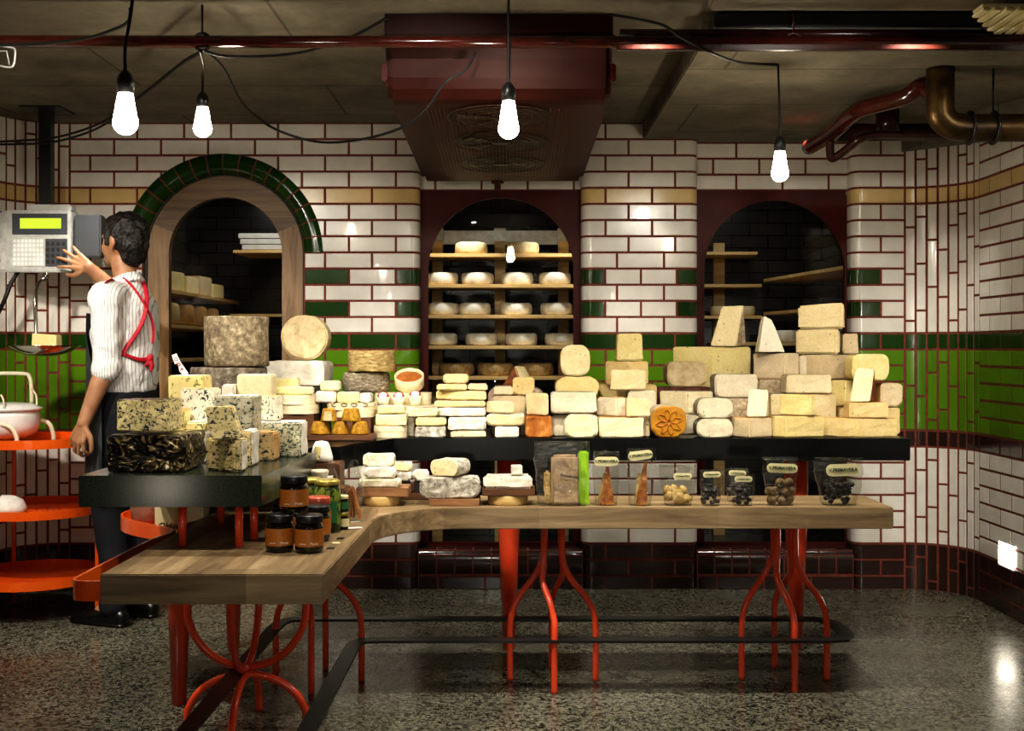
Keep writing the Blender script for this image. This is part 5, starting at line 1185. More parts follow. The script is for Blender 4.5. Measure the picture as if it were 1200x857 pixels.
# --- blue cheeses on the stone slab
G = 'blue cheeses on the stone slab'
C('foil_cheese', 'black and gold foil-wrapped cheese block at the front left of the slab', 125, 216, 511, 555, 3.17, .22, 'round', 'foil', 'foil', 'LRTUB', rad=.14, amp=.011, group=G)
C('blue_cheese', 'blue cheese block with foil peeled back, on the foil-wrapped block', 129, 197, 469, 511, 3.20, .16, xc=173, paste='blue1', rind='foil', rf='TB', skew=.1, group=G)
C('blue_cheese', 'blue cheese block with dense dark dashes at the front of the slab', 231, 282, 516.5, 555, 3.17, .11, xc=275, paste='blue7', rind='rind_white', rf='RB', skew=.4, group=G)
C('blue_cheese', 'tilted blue cheese slice balanced on the front dashed block', 239, 281, 478, 517, 3.175, .06, 'hull', 'blue1', 'rind_or', 'LU', pts=[(247, 517, 0), (281, 515.5, 0), (281, 515.5, 1), (247, 517, 1), (239.5, 479, .1), (239.5, 479, .9), (270, 478, .1), (270, 478, .9)], group=G, bev=.003)
C('blue_cheese', 'narrow dark-veined blue cheese right behind the front dashed block', 281.5, 294.5, 505, 547, 3.33, .11, paste='blue7', rind='rind_white', rf='RTB', group=G)
C('blue_cheese', 'rough white-rinded block behind the foil-wrapped cheese', 196, 239, 507, 543, 3.43, .10, paste='rind_white', rind='rind_white', rf='TLRB', amp=.005, group=G)
C('blue_cheese', 'small squarish blue cheese with an orange edge, right side of the slab', 295, 321, 507, 540, 3.50, .10, paste='blue4', rind='rind_or', rf='RTB', group=G)
C('blue_cheese', 'wide densely mottled blue cheese at the back right of the slab', 295, 353, 495, 531, 3.63, .13, paste='blue6', rind='rind_white', rf='TRB', group=G)
C('blue_cheese', 'small greenish-yellow blue cheese beside the foil-topped block', 196.8, 215.8, 479, 507, 3.45, .08, paste='blue5', rind='rind_or', rf='TB', group=G)
C('blue_cheese', 'small pale block under the pale blue cheese with upright veins', 216.5, 239, 494.5, 507, 3.45, .08, paste='blue5', rind='rind_white', rf='TB', group=G)
C('blue_cheese', 'dark grey heavily veined blue cheese behind the tilted slice', 252, 297.5, 464, 502, 3.46, .12, paste='blue3', rind='rind_white', rf='TLB', group=G)
C('blue_cheese', 'pale blue cheese with upright veins in the middle of the stack', 210.5, 252, 455, 494.5, 3.50, .09, paste='blue2', rind='rind_or', rf='LTB', group=G)
C('blue_cheese', 'white spotted blue cheese with a yellow right side', 298, 326, 464, 494, 3.66, .10, xc=319, paste='blue2', rind='rind_or', rf='TB', skew=.4, group=G)
C('blue_cheese', 'tall cream blue cheese with a white rind top behind the upright-veined one', 196, 239.5, 440, 480, 3.62, .10, paste='blue5', rind='rind_white', rf='TLB', group=G)
C('white_block', 'smooth white cheese block with a paper left face above the slab', 276, 318.5, 439, 464, 3.76, .10, xc=286, paste='ivory', rind='rind_white', rf='TB', skew=.1, group=G, amp=.001)
C('white_block', 'small white block at the left of the smooth white cheese', 259, 275.5, 451, 464, 3.76, .08, paste='rind_white', rind='rind_white', group=G, amp=.001)
# flower pressed into the orange face
o, (X0, X1, ya, yb, b, t) = orange_face; cx, cz_ = (X0 + X1) / 2, (b + t) / 2; bm = B()
for k in range(8):
    a = 2 * PI * k / 8 + .2; R = (X1 - X0) * .38
    for s in (-1, 1):
        tube(bm, [(cx + R * u * math.cos(a) - s * R * .2 * math.sin(PI * u) * math.sin(a), ya - .002, cz_ + R * u * math.sin(a) + s * R * .2 * math.sin(PI * u) * math.cos(a)) for u in [.08 + .92 * q / 8 for q in range(9)]], .0022, 5)
obj('pressed_flower', bm, two('pressed_line', '#a5620f', '#b8741a', 20), o)
# hole marks
print('PLACE', LOG)

# ------------------------------------------------------------------ bench: rolls, logs, boards
BG = 'soft cheeses on the bench'
def E(*a, **k): k.setdefault('reg', BENCH); k.setdefault('group', BG); return C(*a, **k)
def bwood(name, label, x0, x1, y0, y1, Y, dep, mat, round_=False, group=None):
    fx = lambda y: (px(x0, y), px(x1, y))
    y, X0, X1, b, t, gap, sup = settle(label, fx, Y, dep, pz(y1, Y), pz(y0, Y), BENCH, False)
    bm = B()
    if round_: lathe(bm, [(0, b), ((X1 - X0) / 2 - .002, b), ((X1 - X0) / 2, b + .003), ((X1 - X0) / 2, t - .003), ((X1 - X0) / 2 - .002, t), (0, t)], 40, ((X0 + X1) / 2, y + (X1 - X0) / 2, 0))
    else: box(bm, X0, X1, y, y + dep, b, t, .002)
    BENCH.append((label, X0, X1, y, y + dep, b, t)); return tag(obj(name, bm, M[mat]), label, 'board' if not round_ else 'box', group)
w = px(467, 4.0) - px(421, 4.0)
bwood('round_box', 'round wooden box under the left walnut board', 421, 467.5, 585, 596, 3.985, w, 'boxwood', True, 'round boxes on the bench')
bwood('serving_board', 'walnut board carrying the paper-wrapped rolls', 417, 478, 574.5, 585, 3.99, .13, 'brownboard', group='boards on the bench')
E('cheese_roll', 'paper-wrapped cheese roll lying across the left board', 419.6, 469.4, 564.5, 574.5, 3.995, .05, 'round', 'waxpaper', 'waxpaper', rad=.4, amp=.006)
E('cheese_cube', 'white cheese cube under the crumpled wrapped cheese', 422, 445.5, 549, 564, 4.05, .05, paste='rind_white', rind='rind_white', rf='TB')
E('cheese_log', 'cream cheese log lying on the wrapped roll', 426, 463.7, 553, 565, 4.0, .045, 'round', 'rind_white', 'rind_white', 'LRTUB', rad=.45, amp=.004)
E('wrapped_cheese', 'crumpled paper-wrapped cheese on top of the rolls', 426, 461, 533, 549, 4.05, .06, 'round', 'waxpaper', 'waxpaper', rad=.25, amp=.010)
bwood('serving_board', 'small walnut board behind with three stubby cheese logs', 462, 503, 564, 572, 4.16, .10, 'walnut', group='boards on the bench')
bwood('support_block', 'dark block holding up the small walnut board', 470, 494, 572, 587, 4.17, .06, 'walnut')
E('cheese_log', 'left stubby white log on the small walnut board', 466, 482, 553.5, 564, 4.165, .045, 'round', 'rind_white', 'rind_white', 'LRTUB', rad=.4)
E('cheese_log', 'right stubby white log on the small walnut board', 483, 502.5, 551.5, 564, 4.165, .05, 'round', 'rind_white', 'rind_white', 'LRTUB', rad=.42)
E('cheese_log', 'upper stubby cream log lying on the two others', 458, 485, 543, 553.5, 4.17, .045, 'round', 'cream_p', 'rind_white', 'LRTUB', rad=.42)
bwood('serving_board', 'thin brown board under the ash-coated logs', 503, 562, 586, 594, 4.0, .11, 'brownboard', group='boards on the bench')
E('ash_log', 'long ash-coated cheese log lying on the thin board', 491, 563, 562, 587, 4.01, .09, 'round', 'mould', 'mould', 'LRTUB', rad=.46, amp=.006)
lg = C('ash_log', 'cut ash-coated log with a white face lying on the long log', 504, 550, 544, 563, 4.02, .10, 'round', 'cream_p', 'mould', 'LRTUB', rad=.5, amp=.003, bev=.004, reg=BENCH, group=BG)[0]
lg.rotation_euler.z = -.42; lg.scale = (.82, 1, 1)
w = px(619, 4.0) - px(571, 4.0)
bwood('round_box', 'round wooden box under the right walnut board', 571, 619, 581.5, 593, 4.005, w, 'boxwood', True, 'round boxes on the bench')
bwood('serving_board', 'walnut board carrying the cut ash-rinded cheese', 565, 627, 574, 581.5, 4.005, .14, 'walnut', group='boards on the bench')
E('ash_cheese', 'ash-rinded wheel with white cut faces on the right board', 566, 624, 558.5, 574, 4.015, .10, 'block', 'whitep', 'mould', 'TLRB', xc=596, skew=-.12, bev=.008)
E('cheese_cube', 'tiny white cheese cube on the ash-rinded wheel', 599, 612, 547, 558.5, 4.03, .035, 'round', 'rind_white', 'rind_white', rad=.12)

# ------------------------------------------------------------------ bags
def bag(label, x0, x1, y0, y1, Y, dep, group='clear bags on the bench', tip=0, narrow=.8, bowl=False):
    """stand-up pouch: deep at the foot, flat sealed at the top"""
    X0, X1 = px(x0, Y), px(x1, Y); b, t = ZB + .001, pz(y0, Y); W = X1 - X0; H = t - b; cx = (X0 + X1) / 2
    th = thing('clear_bag', label, 'bag', (cx, Y + dep / 2, b), group); bm = B(); n, m = 36, 18; R = []
    for i in range(m + 1):
        u = i / m; w = W / 2 * (narrow + (1 - narrow) * min(1, u * 1.5)); d = dep / 2 * (1 - max(0, (u - .25) / .75) ** 1.1) + .0012
        R.append([bm.verts.new((cx + math.copysign(abs(math.cos(2 * PI * k / n)) ** .55, math.cos(2 * PI * k / n)) * w + tip * u, Y + dep / 2 + math.copysign(abs(math.sin(2 * PI * k / n)) ** .7, math.sin(2 * PI * k / n)) * d, b + u * H)) for k in range(n)])
    for a, c in zip(R, R[1:]):
        for k in range(n): bm.faces.new((a[k], a[(k + 1) % n], c[(k + 1) % n], c[k]))
    bm.faces.new(R[0][::-1]); bm.faces.new(R[-1])
    for v in bm.verts:
        if v.co.z > b + .004: v.co += noise.noise_vector(v.co * 26) * .004 + noise.noise_vector(v.co * 60) * .003
    obj('pouch', bm, M['film'], th, smooth=True)
    sm = B(); box(sm, cx - W / 2 + tip + .002, cx + W / 2 + tip - .002, Y + dep / 2 - .002, Y + dep / 2 + .002, b + H - .009, b + H + .002, .001); subdiv(sm, .02); rough(sm, .0025, 40, 3); obj('seal', sm, M['film'], th)
    return th, cx, b, W, H
def bag_label(th, cx, Y, z, w, h, txt, size, roll=0):
    bm = B(); n = 10; r = h * .48
    pts = []
    for qx, qz, a0 in ((w / 2 - r, -h / 2 + r, -PI / 2), (w / 2 - r, h / 2 - r, 0), (-w / 2 + r, h / 2 - r, PI / 2), (-w / 2 + r, -h / 2 + r, PI)): pts += [(qx + r * math.cos(a0 + PI / 2 * k / 5), qz + r * math.sin(a0 + PI / 2 * k / 5)) for k in range(6)]
    f = bm.faces.new([bm.verts.new((x, 0, z_)) for x, z_ in pts]); bmesh.ops.remove_doubles(bm, verts=bm.verts, dist=1e-6)
    bmesh.ops.solidify(bm, geom=bm.faces[:], thickness=.0012); bmesh.ops.transform(bm, matrix=Matrix.Translation((cx, Y, z)) @ Matrix.Rotation(-roll, 4, 'Y'), verts=bm.verts); bmesh.ops.recalc_face_normals(bm, faces=bm.faces)
    lb = obj('paper_label', bm, M['labelcream'], th)
    text_obj('lettering', txt, size, M['ink'], lb, facing((cx, Y - .0022, z), roll=roll), .0003, bold=size * .035); return lb
def heap(th, name, mat, cx, Y, b, items, seed=0, nseg=10, amp=.003):
    """separate bits, each its own small part"""
    for i, (dx, dy, dz, r, sq) in enumerate(items):
        bm = B(); bmesh.ops.create_icosphere(bm, subdivisions=2, radius=r)
        for v in bm.verts: v.co.z *= sq
        rough(bm, amp, 70, seed + i); bmesh.ops.translate(bm, vec=(cx + dx, Y + dy, b + dz + r * sq), verts=bm.verts); obj(name, bm, M[mat], th, smooth=True)
# big bag with a printed pack
th, cx, b, W, H = bag('largest clear bag, holding a brown cracker pack with a lime green band', 626, 692, 519, 594, 3.99, .085, narrow=.86)
bm = B(); X0, X1 = px(646, 4.0), px(678, 4.0); box(bm, X0, X1, 4.012, 4.05, b + .003, b + .175, .008); subdiv(bm, .02); rough(bm, .005, 30, 1); pk = obj('cracker_pack', bm, M['cracker'], th)
bm = B(); box(bm, X1 + .0005, px(690, 4.0), 4.010, 4.05, b + .003, b + .19, .006); subdiv(bm, .02); rough(bm, .006, 30, 2); obj('green_band', bm, M['lime'], th)
bm = B(); box(bm, px(638, 4.0), X0 - .001, 4.02, 4.05, b + .003, b + .12, .006); subdiv(bm, .02); rough(bm, .006, 30, 3); obj('crackers', bm, M['granola'], th)
text_obj('lettering', 'Kruestinets', .0135, M['inkblack'], pk, facing((px(667, 4.0), 4.002, pz(558.5, 4.0)), roll=-.14), .0003, bold=.0004)
for j, (x0, x1, y0, mat, wd, tilt, lb, ly, rl) in enumerate(((695, 726.5, 530.5, 'biscuit', .048, 0, 'clear bag with a dark brown biscuit wedge, next to the largest bag', 541, 0), (734, 767.5, 527, 'biscuit', .036, .012, 'clear bag with a narrow golden biscuit wedge, tilted label', 534, .12))):
    th, cx, b, W, H = bag(lb, x0, x1, y0, 593.5, 4.0, .05, narrow=.78, tip=.006 * j)
    bm = B(); xw = cx + (.004 if j == 0 else .006); hull_pts(bm, [(xw - wd / 2, 4.012, b + .002), (xw + wd / 2, 4.012, b + .002), (xw - wd / 2, 4.04, b + .002), (xw + wd / 2, 4.04, b + .002), (xw - .004 + tilt, 4.02, b + (.135 if j == 0 else .155)), (xw + .006 + tilt, 4.02, b + (.135 if j == 0 else .155)), (xw + tilt, 4.035, b + .13)])
    bmesh.ops.triangulate(bm, faces=bm.faces); subdiv(bm, .012); rough(bm, .004, 60, j); obj('biscuit_wedge', bm, M[mat], th)
    bm = B(); hull_pts(bm, [(xw - wd * .7, 4.042, b + .002), (xw + wd * .5, 4.042, b + .002), (xw - wd * .7, 4.046, b + .002), (xw + wd * .5, 4.046, b + .002), (xw - .012, 4.043, b + .11), (xw + .012, 4.045, b + .11)]); obj('biscuit_back', bm, M['granola'], th)
    bag_label(th, cx, 3.995 + .010, pz(ly, 4.0), .085, .031, 'V.PRIMAVERA', .0135, rl)
th, cx, b, W, H = bag('low clear bag of pale nut clusters', 774, 818, 546, 592.5, 4.0, .06, narrow=.7)
R_ = random.Random(3)
heap(th, 'nut_cluster', 'granola', cx, 4.03, b, [(-.03, .005, .012, .020, 1), (.0, -.004, .004, .024, 1), (.026, .0, .004, .020, .9), (-.012, .012, .034, .018, 1), (.018, .008, .034, .016, 1), (-.036, .008, .036, .016, 1)], 3, amp=.008)
bag_label(th, cx + .012, 4.003, pz(558.5, 4.0), .065, .022, 'V.PRIMAVERA', .0085)
for j, (x0, x1, y0, Y, lb, ly, rl) in enumerate(((821, 848, 552, 4.0, 'small clear bag of black dried berries, left of three', 556.5, .03), (851, 878, 550, 4.10, 'small clear bag of black dried berries, rear of three', 555, -.05), (857, 886, 558, 4.0, 'small clear bag of glossy black dried berries, right of three', 562, 0))):
    th, cx, b, W, H = bag(lb, x0, x1, y0, 592.5, Y, .045, narrow=.75, group='small bags of black berries')
    it = []
    for a in range(26): it.append((R_.uniform(-.027, .027), R_.uniform(-.012, .010), R_.uniform(.0, .05), .0095, .8))
    heap(th, 'dried_berry', 'darkfruit', cx, Y + .024, b, it, 20 + j, amp=.003)
    bag_label(th, cx, Y + .004, pz(ly, Y), .062, .020, 'V.PRIMAVERA', .0082, rl)
th, cx, b, W, H = bag('clear bag of round cocoa-dusted truffles', 896.5, 937, 537, 591, 4.0, .06, narrow=.72)
heap(th, 'truffle', 'truffle', cx, 4.03, b, [(-.030, 0, .0, .018, .95), (.004, -.004, .0, .0185, .95), (.030, .004, .002, .018, .95), (-.018, .003, .030, .018, .95), (.016, -.003, .030, .0185, .95), (-.038, .004, .032, .0165, .95), (.04, .004, .036, .016, .95), (.0, .003, .060, .018, .95), (.03, .004, .063, .017, .95)], 40, amp=.002)
bag_label(th, cx, 4.0005, pz(549, 4.0), .107, .032, 'V.PRIMAVERA', .0158, -.03)
th, cx, b, W, H = bag('wide clear bag of dark dried fruit clusters at the right end of the bench', 957.5, 1015.5, 538, 591, 4.0, .075, narrow=.66)
it = []
for a in range(46):
    z = R_.uniform(0, .085); it.append((R_.uniform(-.052, .052) * (.8 + z * 2.6), R_.uniform(-.014, .014) * (1 - z * 6), z, R_.uniform(.009, .013), R_.uniform(.6, 1)))
heap(th, 'dried_fruit', 'darkfruit', cx, 4.037, b, it, 60, amp=.005)
bag_label(th, cx + .004, 3.999, pz(551, 4.0), .118, .042, 'V.PRIMAVERA', .0165, .03)

# ------------------------------------------------------------------ jars
def jar(label, x, yb, R, h, lid='blackplastic', group='amber-labelled jars', band=True, glass='jarglass', lf=.20, z=None, Y=None, text=True, domed=False):
    Y = Y if Y is not None else (CH - ZB) * F / (yb - HY); X = px(x, Y); z = ZB + .001 if z is None else z
    t = thing('glass_jar', label, 'jar', (X, Y + R, z), group); c = (X, Y + R, z)
    bm = B(); lathe(bm, [(0, 0), (R * .8, 0), (R * .96, .004), (R, .012), (R, h * (.86 - lf)), (R * .93, h * (.935 - lf)), (R * .86, h * (.965 - lf)), (R * .86, h * (1 - lf))], 36, c); obj('jar_body', bm, M[glass], t)
    if band:
        bm = B(); lathe(bm, [(R + .0006, h * .18), (R + .0006, h * .64)], 44, c, cap=False); bd = obj('label_band', bm, M['jarlabel'] if band is True else M[band], t)
        if text:
            fr = Matrix.Translation(Vector((X, Y + R, z))) @ Matrix.Rotation(PI / 2, 4, 'X')
            for body, dx, s in (('quince', -.32, .0065), ('Paste', .52, .0105)):
                text_obj('lettering', body, s, M['inkwhite'], bd, Matrix.Translation(Vector((X, Y + R, z + h * .26))) @ Matrix.Rotation(dx, 4, 'Z') @ Matrix.Translation((0, -R - .0009, 0)) @ Matrix.Rotation(PI / 2, 4, 'X'), .0002, bend=R)
    bm = B(); lathe(bm, [(R * .93, h * (1 - lf)), (R * .95, h * (1.01 - lf)), (R * .95, h * .955), (R * .91, h * .985 ), (R * .8, h), (0, h)], 40, c); obj('lid', bm, M[lid], t)
    return t, z + h
jh, jr = .1005, .0385
j1, zt1 = jar('amber-labelled black-lidded jar at the front left of the jar group', 324.5, 649, jr, jh)
j2, zt2 = jar('amber-labelled black-lidded jar at the front right of the jar group', 359.5, 650, jr, jh)
jar('amber-labelled jar stacked on top of the front two jars', 341.5, 0, jr, jh, z=zt1 + .0006, Y=3.10)
jar('amber-labelled jar just behind the front right jar', 368.5, 636, jr, jh)
jar('dark jar mostly hidden behind the front left jar', 331, 634, jr, jh)
jar('amber jar with a copper red lid behind the stacked jar', 371, 0, .036, .115, lid='redlid', Y=3.33)
jar('tall glass jar of green pickles with a gold lid', 381, 0, .040, .155, lid='goldlid', group='pickle jars', band=False, glass='greenjar', lf=.10, Y=3.41)
X = px(381, 3.41); pj = [o for o in bpy.data.objects if o.name.startswith('glass_jar') and 'tall glass jar' in o.get('label', '')][0]
bm = B(); n = 10; q = [[bm.verts.new((X + .0406 * math.sin(-.15 + 1.1 * k / n), 3.41 + .040 - .0406 * math.cos(-.15 + 1.1 * k / n), z)) for z in (ZB + .03, ZB + .095)] for k in range(n + 1)]
for a, c in zip(q, q[1:]): bm.faces.new((a[0], c[0], c[1], a[1]))
bmesh.ops.recalc_face_normals(bm, faces=bm.faces); obj('paper_label', bm, M['labelgreen'], pj)
jar('second pickle jar with a gold lid half hidden behind the amber jars', 360, 0, .038, .15, lid='goldlid', group='pickle jars', band=False, glass='greenjar', lf=.10, Y=3.50)
t, zt = jar('lower of two small preserve jars beside the pickle jar', 401, 0, .018, .052, lid='goldlid', group='small preserve jars', band='labelcream', text=False, Y=3.47)
jar('upper of two small preserve jars beside the pickle jar', 401, 0, .0175, .05, lid='labelcream', group='small preserve jars', band='labelgreen', text=False, Y=3.472, z=zt + .0005)
# wrapped cheeses and bagged crispbread beside the jars
def pot(name, label, x0, x1, y0, y1, Y, mat, prof, seed, cat, z=ZB + .001, amp=.006):
    X0, X1 = px(x0, Y), px(x1, Y); R = (X1 - X0) / 2; b = z; h = pz(y0, Y) - b
    bm = B(); lathe(bm, [(R * r, b + h * u) for r, u in prof], 28, ((X0 + X1) / 2, Y + R, 0)); rough(bm, amp, 24, seed); 
    lo = min(v.co.z for v in bm.verts); bmesh.ops.translate(bm, vec=(0, 0, b - lo), verts=bm.verts)
    return tag(obj(name, bm, M[mat], smooth=True), label, cat), (X0 + X1) / 2, Y + R, b + h
bm = B(); yy = 3.70; box(bm, px(355, yy), px(405, yy), yy, yy + .12, ZB + .001, ZB + .097, .004); tag(obj('wooden_crate', bm, M['walnut']), 'low dark crate behind the pickle jars under the crested pot', 'crate')
bm = B(); box(bm, -.692, -.575, 3.84, 3.96, ZB + .001, .820, .004); tag(obj('wooden_crate', bm, M['walnut']), 'taller dark crate under the leaf-tied cone cheese', 'crate')
o, a, b_, c = pot('wrapped_pot', 'wax-paper wrapped round pot with a red crest label above the pickle jars', 361, 383.5, 552, 0, 3.705, 'waxpaper', [(0, 0), (.7, 0), (.8, .1), (.98, .85), (1, .93), (.9, 1), (0, 1)], 4, 'pot', z=ZB + .099, amp=.002)
bm = B(); lathe(bm, [(.008, 0), (.008, .001), (0, .001)], 12, m=Matrix.Translation((a, 3.7035, ZB + .128)) @ Matrix.Rotation(PI / 2, 4, 'X')); obj('crest', bm, M['inkred'], o)
o, *_ = pot('leaf_wrapped_cheese', 'white paper-wrapped cone cheese tied with a leaf, just past the slab end', 362, 388, 519.5, 0, 3.85, 'paper', [(0, 0), (.85, 0), (1, .08), (.97, .3), (.7, .85), (.55, 1), (0, .97)], 7, 'cheese', z=.8215, amp=.005)
bm = B(); hull_pts(bm, [(px(367, 3.84), 3.842, pz(538, 3.84)), (px(375, 3.84), 3.838, pz(539, 3.84)), (px(376, 3.84), 3.845, pz(524, 3.84)), (px(369, 3.84), 3.845, pz(523, 3.84)), (px(371, 3.84), 3.85, pz(530, 3.84))]); obj('leaf', bm, M['blue5'], o)
def pillow(label, x0, x1, y0, y1, Y, dep, lean=0, twist=0):
    X0, X1 = px(x0, Y), px(x1, Y); b = ZB + .001; t = pz(y0, Y); th = thing('clear_bag', label, 'bag', ((X0 + X1) / 2, Y, b), 'tall bags by the pickle jars'); bm = B(); n, m = 28, 14; R = []
    for i in range(m + 1):
        u = i / m; s = .75 + .3 * math.sin(PI * min(1, u * 1.2)) - (.45 * max(0, u - .72) / .28); cx = (X0 + X1) / 2 + lean * u
        R.append([bm.verts.new((cx + math.cos(2 * PI * k / n) * (X1 - X0) / 2 * s, Y + dep / 2 + math.sin(2 * PI * k / n) * dep / 2 * (1 - .8 * u ** 3), b + u * (t - b))) for k in range(n)])
    for a, c in zip(R, R[1:]):
        for k in range(n): bm.faces.new((a[k], a[(k + 1) % n], c[(k + 1) % n], c[k]))
    bm.faces.new(R[0][::-1]); bm.faces.new(R[-1])
    for v in bm.verts:
        if v.co.z > b + .004: v.co += noise.noise_vector(v.co * 30) * .010
    obj('pouch', bm, M['film'], th, smooth=True); return th, (X0 + X1) / 2, b
th, cx, b = pillow('tall clear bag of brown crispbread leaning beside the small preserve jars', 398, 422, 541, 606, 3.62, .07, .006)
for k in range(7):
    bm = B(); T = Matrix.Translation((cx - .018 + .006 * k, 3.645 + .004 * (k % 3), b + .058 + .003 * (k % 2))) @ Matrix.Rotation(.35 - .1 * k, 4, 'Y'); mat_box(bm, T, .004, .04, .10 - .008 * (k % 3)); subdiv(bm, .02); rough(bm, .003, 50, k); obj('crispbread', bm, M['rind_wash'], th)
th, cx, b = pillow('tall crumpled clear bag between the wrapped pot and the crispbread', 379, 395, 541, 600, 3.61, .055, .0)
bm = B(); box(bm, cx - .018, cx + .016, 3.622, 3.648, b + .003, b + .14, .01); subdiv(bm, .02); rough(bm, .012, 30, 12); obj('white_liner', bm, M['paper'], th)
# ------------------------------------------------------------------ the man at the scale
MB = Matrix.Translation((-1.708, 5.10, 0)) @ Matrix.Rotation(math.radians(66), 4, 'Z')     # faces left and away from the shop front
HB = Matrix.Translation((-1.708, 5.10, 0)) @ Matrix.Rotation(math.radians(60), 4, 'Z')
def ico():
    t = B(); bmesh.ops.create_icosphere(t, subdivisions=3, radius=1); v = [x.co.copy() for x in t.verts]; t.free(); return v
ICO = ico()
def link(bm, a, ra, b, rb, R=None):
    """convex bridge between two ellipsoids"""
    R = R or Matrix.Identity(3)
    f = lambda r: Vector((r, r, r)) if not isinstance(r, (tuple, list)) else Vector(r)
    ra, rb = f(ra), f(rb); t = B()
    vs = [t.verts.new(Vector(a) + R @ Vector((v.x * ra.x, v.y * ra.y, v.z * ra.z))) for v in ICO]
    if (Vector(a) - Vector(b)).length > 1e-5 or (ra - rb).length > 1e-5: vs += [t.verts.new(Vector(b) + R @ Vector((v.x * rb.x, v.y * rb.y, v.z * rb.z))) for v in ICO]
    r = bmesh.ops.convex_hull(t, input=vs)
    bmesh.ops.delete(t, geom=[v for v in t.verts if not v.link_faces], context='VERTS')
    merge(bm, t)
def chain(bm, pts, R=None):
    for (a, ra), (b, rb) in zip(pts, pts[1:]): link(bm, a, ra, b, rb, R)
def fuse(bm, voxel, smooth=4, fac=.5):
    """melt overlapping volumes into one continuous skin"""
    me = bpy.data.meshes.new('tmp'); bm.to_mesh(me); bm.free(); o = bpy.data.objects.new('tmp', me); COL.objects.link(o)
    m = o.modifiers.new('r', 'REMESH'); m.mode = 'VOXEL'; m.voxel_size = voxel
    s = o.modifiers.new('s', 'SMOOTH'); s.iterations = smooth; s.factor = fac
    dg = bpy.context.evaluated_depsgraph_get(); me2 = bpy.data.meshes.new_from_object(o.evaluated_get(dg))
    bpy.data.objects.remove(o); bpy.data.meshes.remove(me); out = B(); out.from_mesh(me2); bpy.data.meshes.remove(me2); return out
def W(x, y, z, T=MB): return T @ Vector((x, y, z))
def body(parts, T=MB): return T.to_3x3()
R3, H3 = MB.to_3x3(), HB.to_3x3()
man = thing('person', 'man in striped shirt and red-strapped grey apron, one hand on the hanging scale', 'person', (-1.708, 5.10, 0))
LS_, LE, LWr = W(-.165, -.035, 1.425), Vector((px(127, 4.93), 4.93, pz(424, 4.93))), Vector((px(98, 4.87), 4.87, pz(496, 4.87)))
RS_, RE, RWr = W(.145, .07, 1.43), Vector((-1.775, 5.385, 1.40)), Vector((px(105, 5.30), 5.30, pz(314, 5.30)))
bm = B()
chain(bm, [(W(0, 0, .93), (.11, .08, .09)), (W(0, .0, 1.08), (.11, .08, .08)), (W(0, .012, 1.28), (.15, .10, .12)), (W(0, .0, 1.40), (.145, .085, .07))], R3)
chain(bm, [(W(0, .0, 1.42), .058), (W(0, .005, 1.52), .052), (W(0, .022, 1.60, HB), .054)])
chain(bm, [(LS_, .058), (LE, .042), (LE.lerp(LWr, .35), .041), (LWr, .027)]); link(bm, W(-.05, 0, 1.41), .07, LS_, .058)
chain(bm, [(RS_, .058), (RE, .042), (RE.lerp(RWr, .35), .041), (RWr, .027)]); link(bm, W(.05, 0, 1.41), .07, RS_, .058)
for s in (-1, 1):
    chain(bm, [(W(s * .08, 0, .90), .065), (W(s * .09, .025, .50), .05), (W(s * .095, -.0, .30), .045), (W(s * .095, -.01, .09), .036), (W(s * .095, .06, .05), .03)])
# head
hd = lambda x, y, z: W(x, y, z, HB)
link(bm, hd(0, .015, 1.705), (.074, .093, .088), hd(0, .03, 1.675), (.070, .088, .085), H3)
link(bm, hd(0, .055, 1.640), (.058, .060, .055), hd(0, .085, 1.605), (.036, .034, .030), H3)
link(bm, hd(0, .102, 1.592), (.020, .018, .016), hd(0, .102, 1.592), (.020, .018, .016), H3)
chain(bm, [(hd(0, .113, 1.695), .009), (hd(0, .136, 1.656), .013), (hd(0, .122, 1.648), .014)])
link(bm, hd(-.03, .100, 1.705), (.022, .012, .010), hd(.03, .100, 1.705), (.022, .012, .010), H3)
for s in (-1, 1): link(bm, hd(s * .042, .078, 1.655), (.022, .022, .022), hd(s * .036, .085, 1.64), (.02, .02, .02), H3)
link(bm, hd(-.018, .110, 1.622), (.006, .010, .006), hd(.018, .110, 1.622), (.006, .010, .006), H3)
for s in (-1, 1):
    link(bm, hd(s * .079, -.004, 1.676), (.010, .019, .027), hd(s * .075, .006, 1.650), (.008, .010, .014), H3)
# hands
def hand(bm, wr, d, n, side, curl, L=.085, spread=.10, thumb_out=1.0):
    """d: wrist to knuckles, n: out of the back of the hand, side: toward the thumb"""
    d = d.normalized(); n = (n - d * n.dot(d)).normalized(); s = d.cross(n) * side
    kn = wr + d * L
    for k in range(4):
        u = (k - 1.5) / 1.5; b = kn - s * (u * .034) - d * (.012 * u * u); link(bm, wr + d * .012 - s * (u * .014), .0165, b, .0115)
        ln = (.040, .047, .043, .032)[k]; dd = (d - s * (spread * u)).normalized(); p = b; r = .0092; a = curl * .45
        for j in range(3):
            ax = dd.cross(n).normalized(); v = (dd * math.cos(a) - n * math.sin(a)); q = p + v * ln * (1, .68, .52)[j]; link(bm, p, r, q, r * .92); p = q; r *= .92; a += curl * (.9, .75, .5)[j]
    t0 = wr + d * .022 + s * .020; t1 = t0 + (d * .55 + s * .75 * thumb_out - n * .25).normalized() * .042; t2 = t1 + (d * .85 + s * .35 * thumb_out - n * .3).normalized() * .032; t3 = t2 + (d * .95 + s * .05 - n * .35).normalized() * .026
    chain(bm, [(t0, .015), (t1, .0125), (t2, .0105), (t3, .009)])
hand(bm, LWr, Vector((px(89, 4.86), 4.86, pz(520, 4.86))) - LWr, Vector((-.45, -.9, .1)), -1, .95)
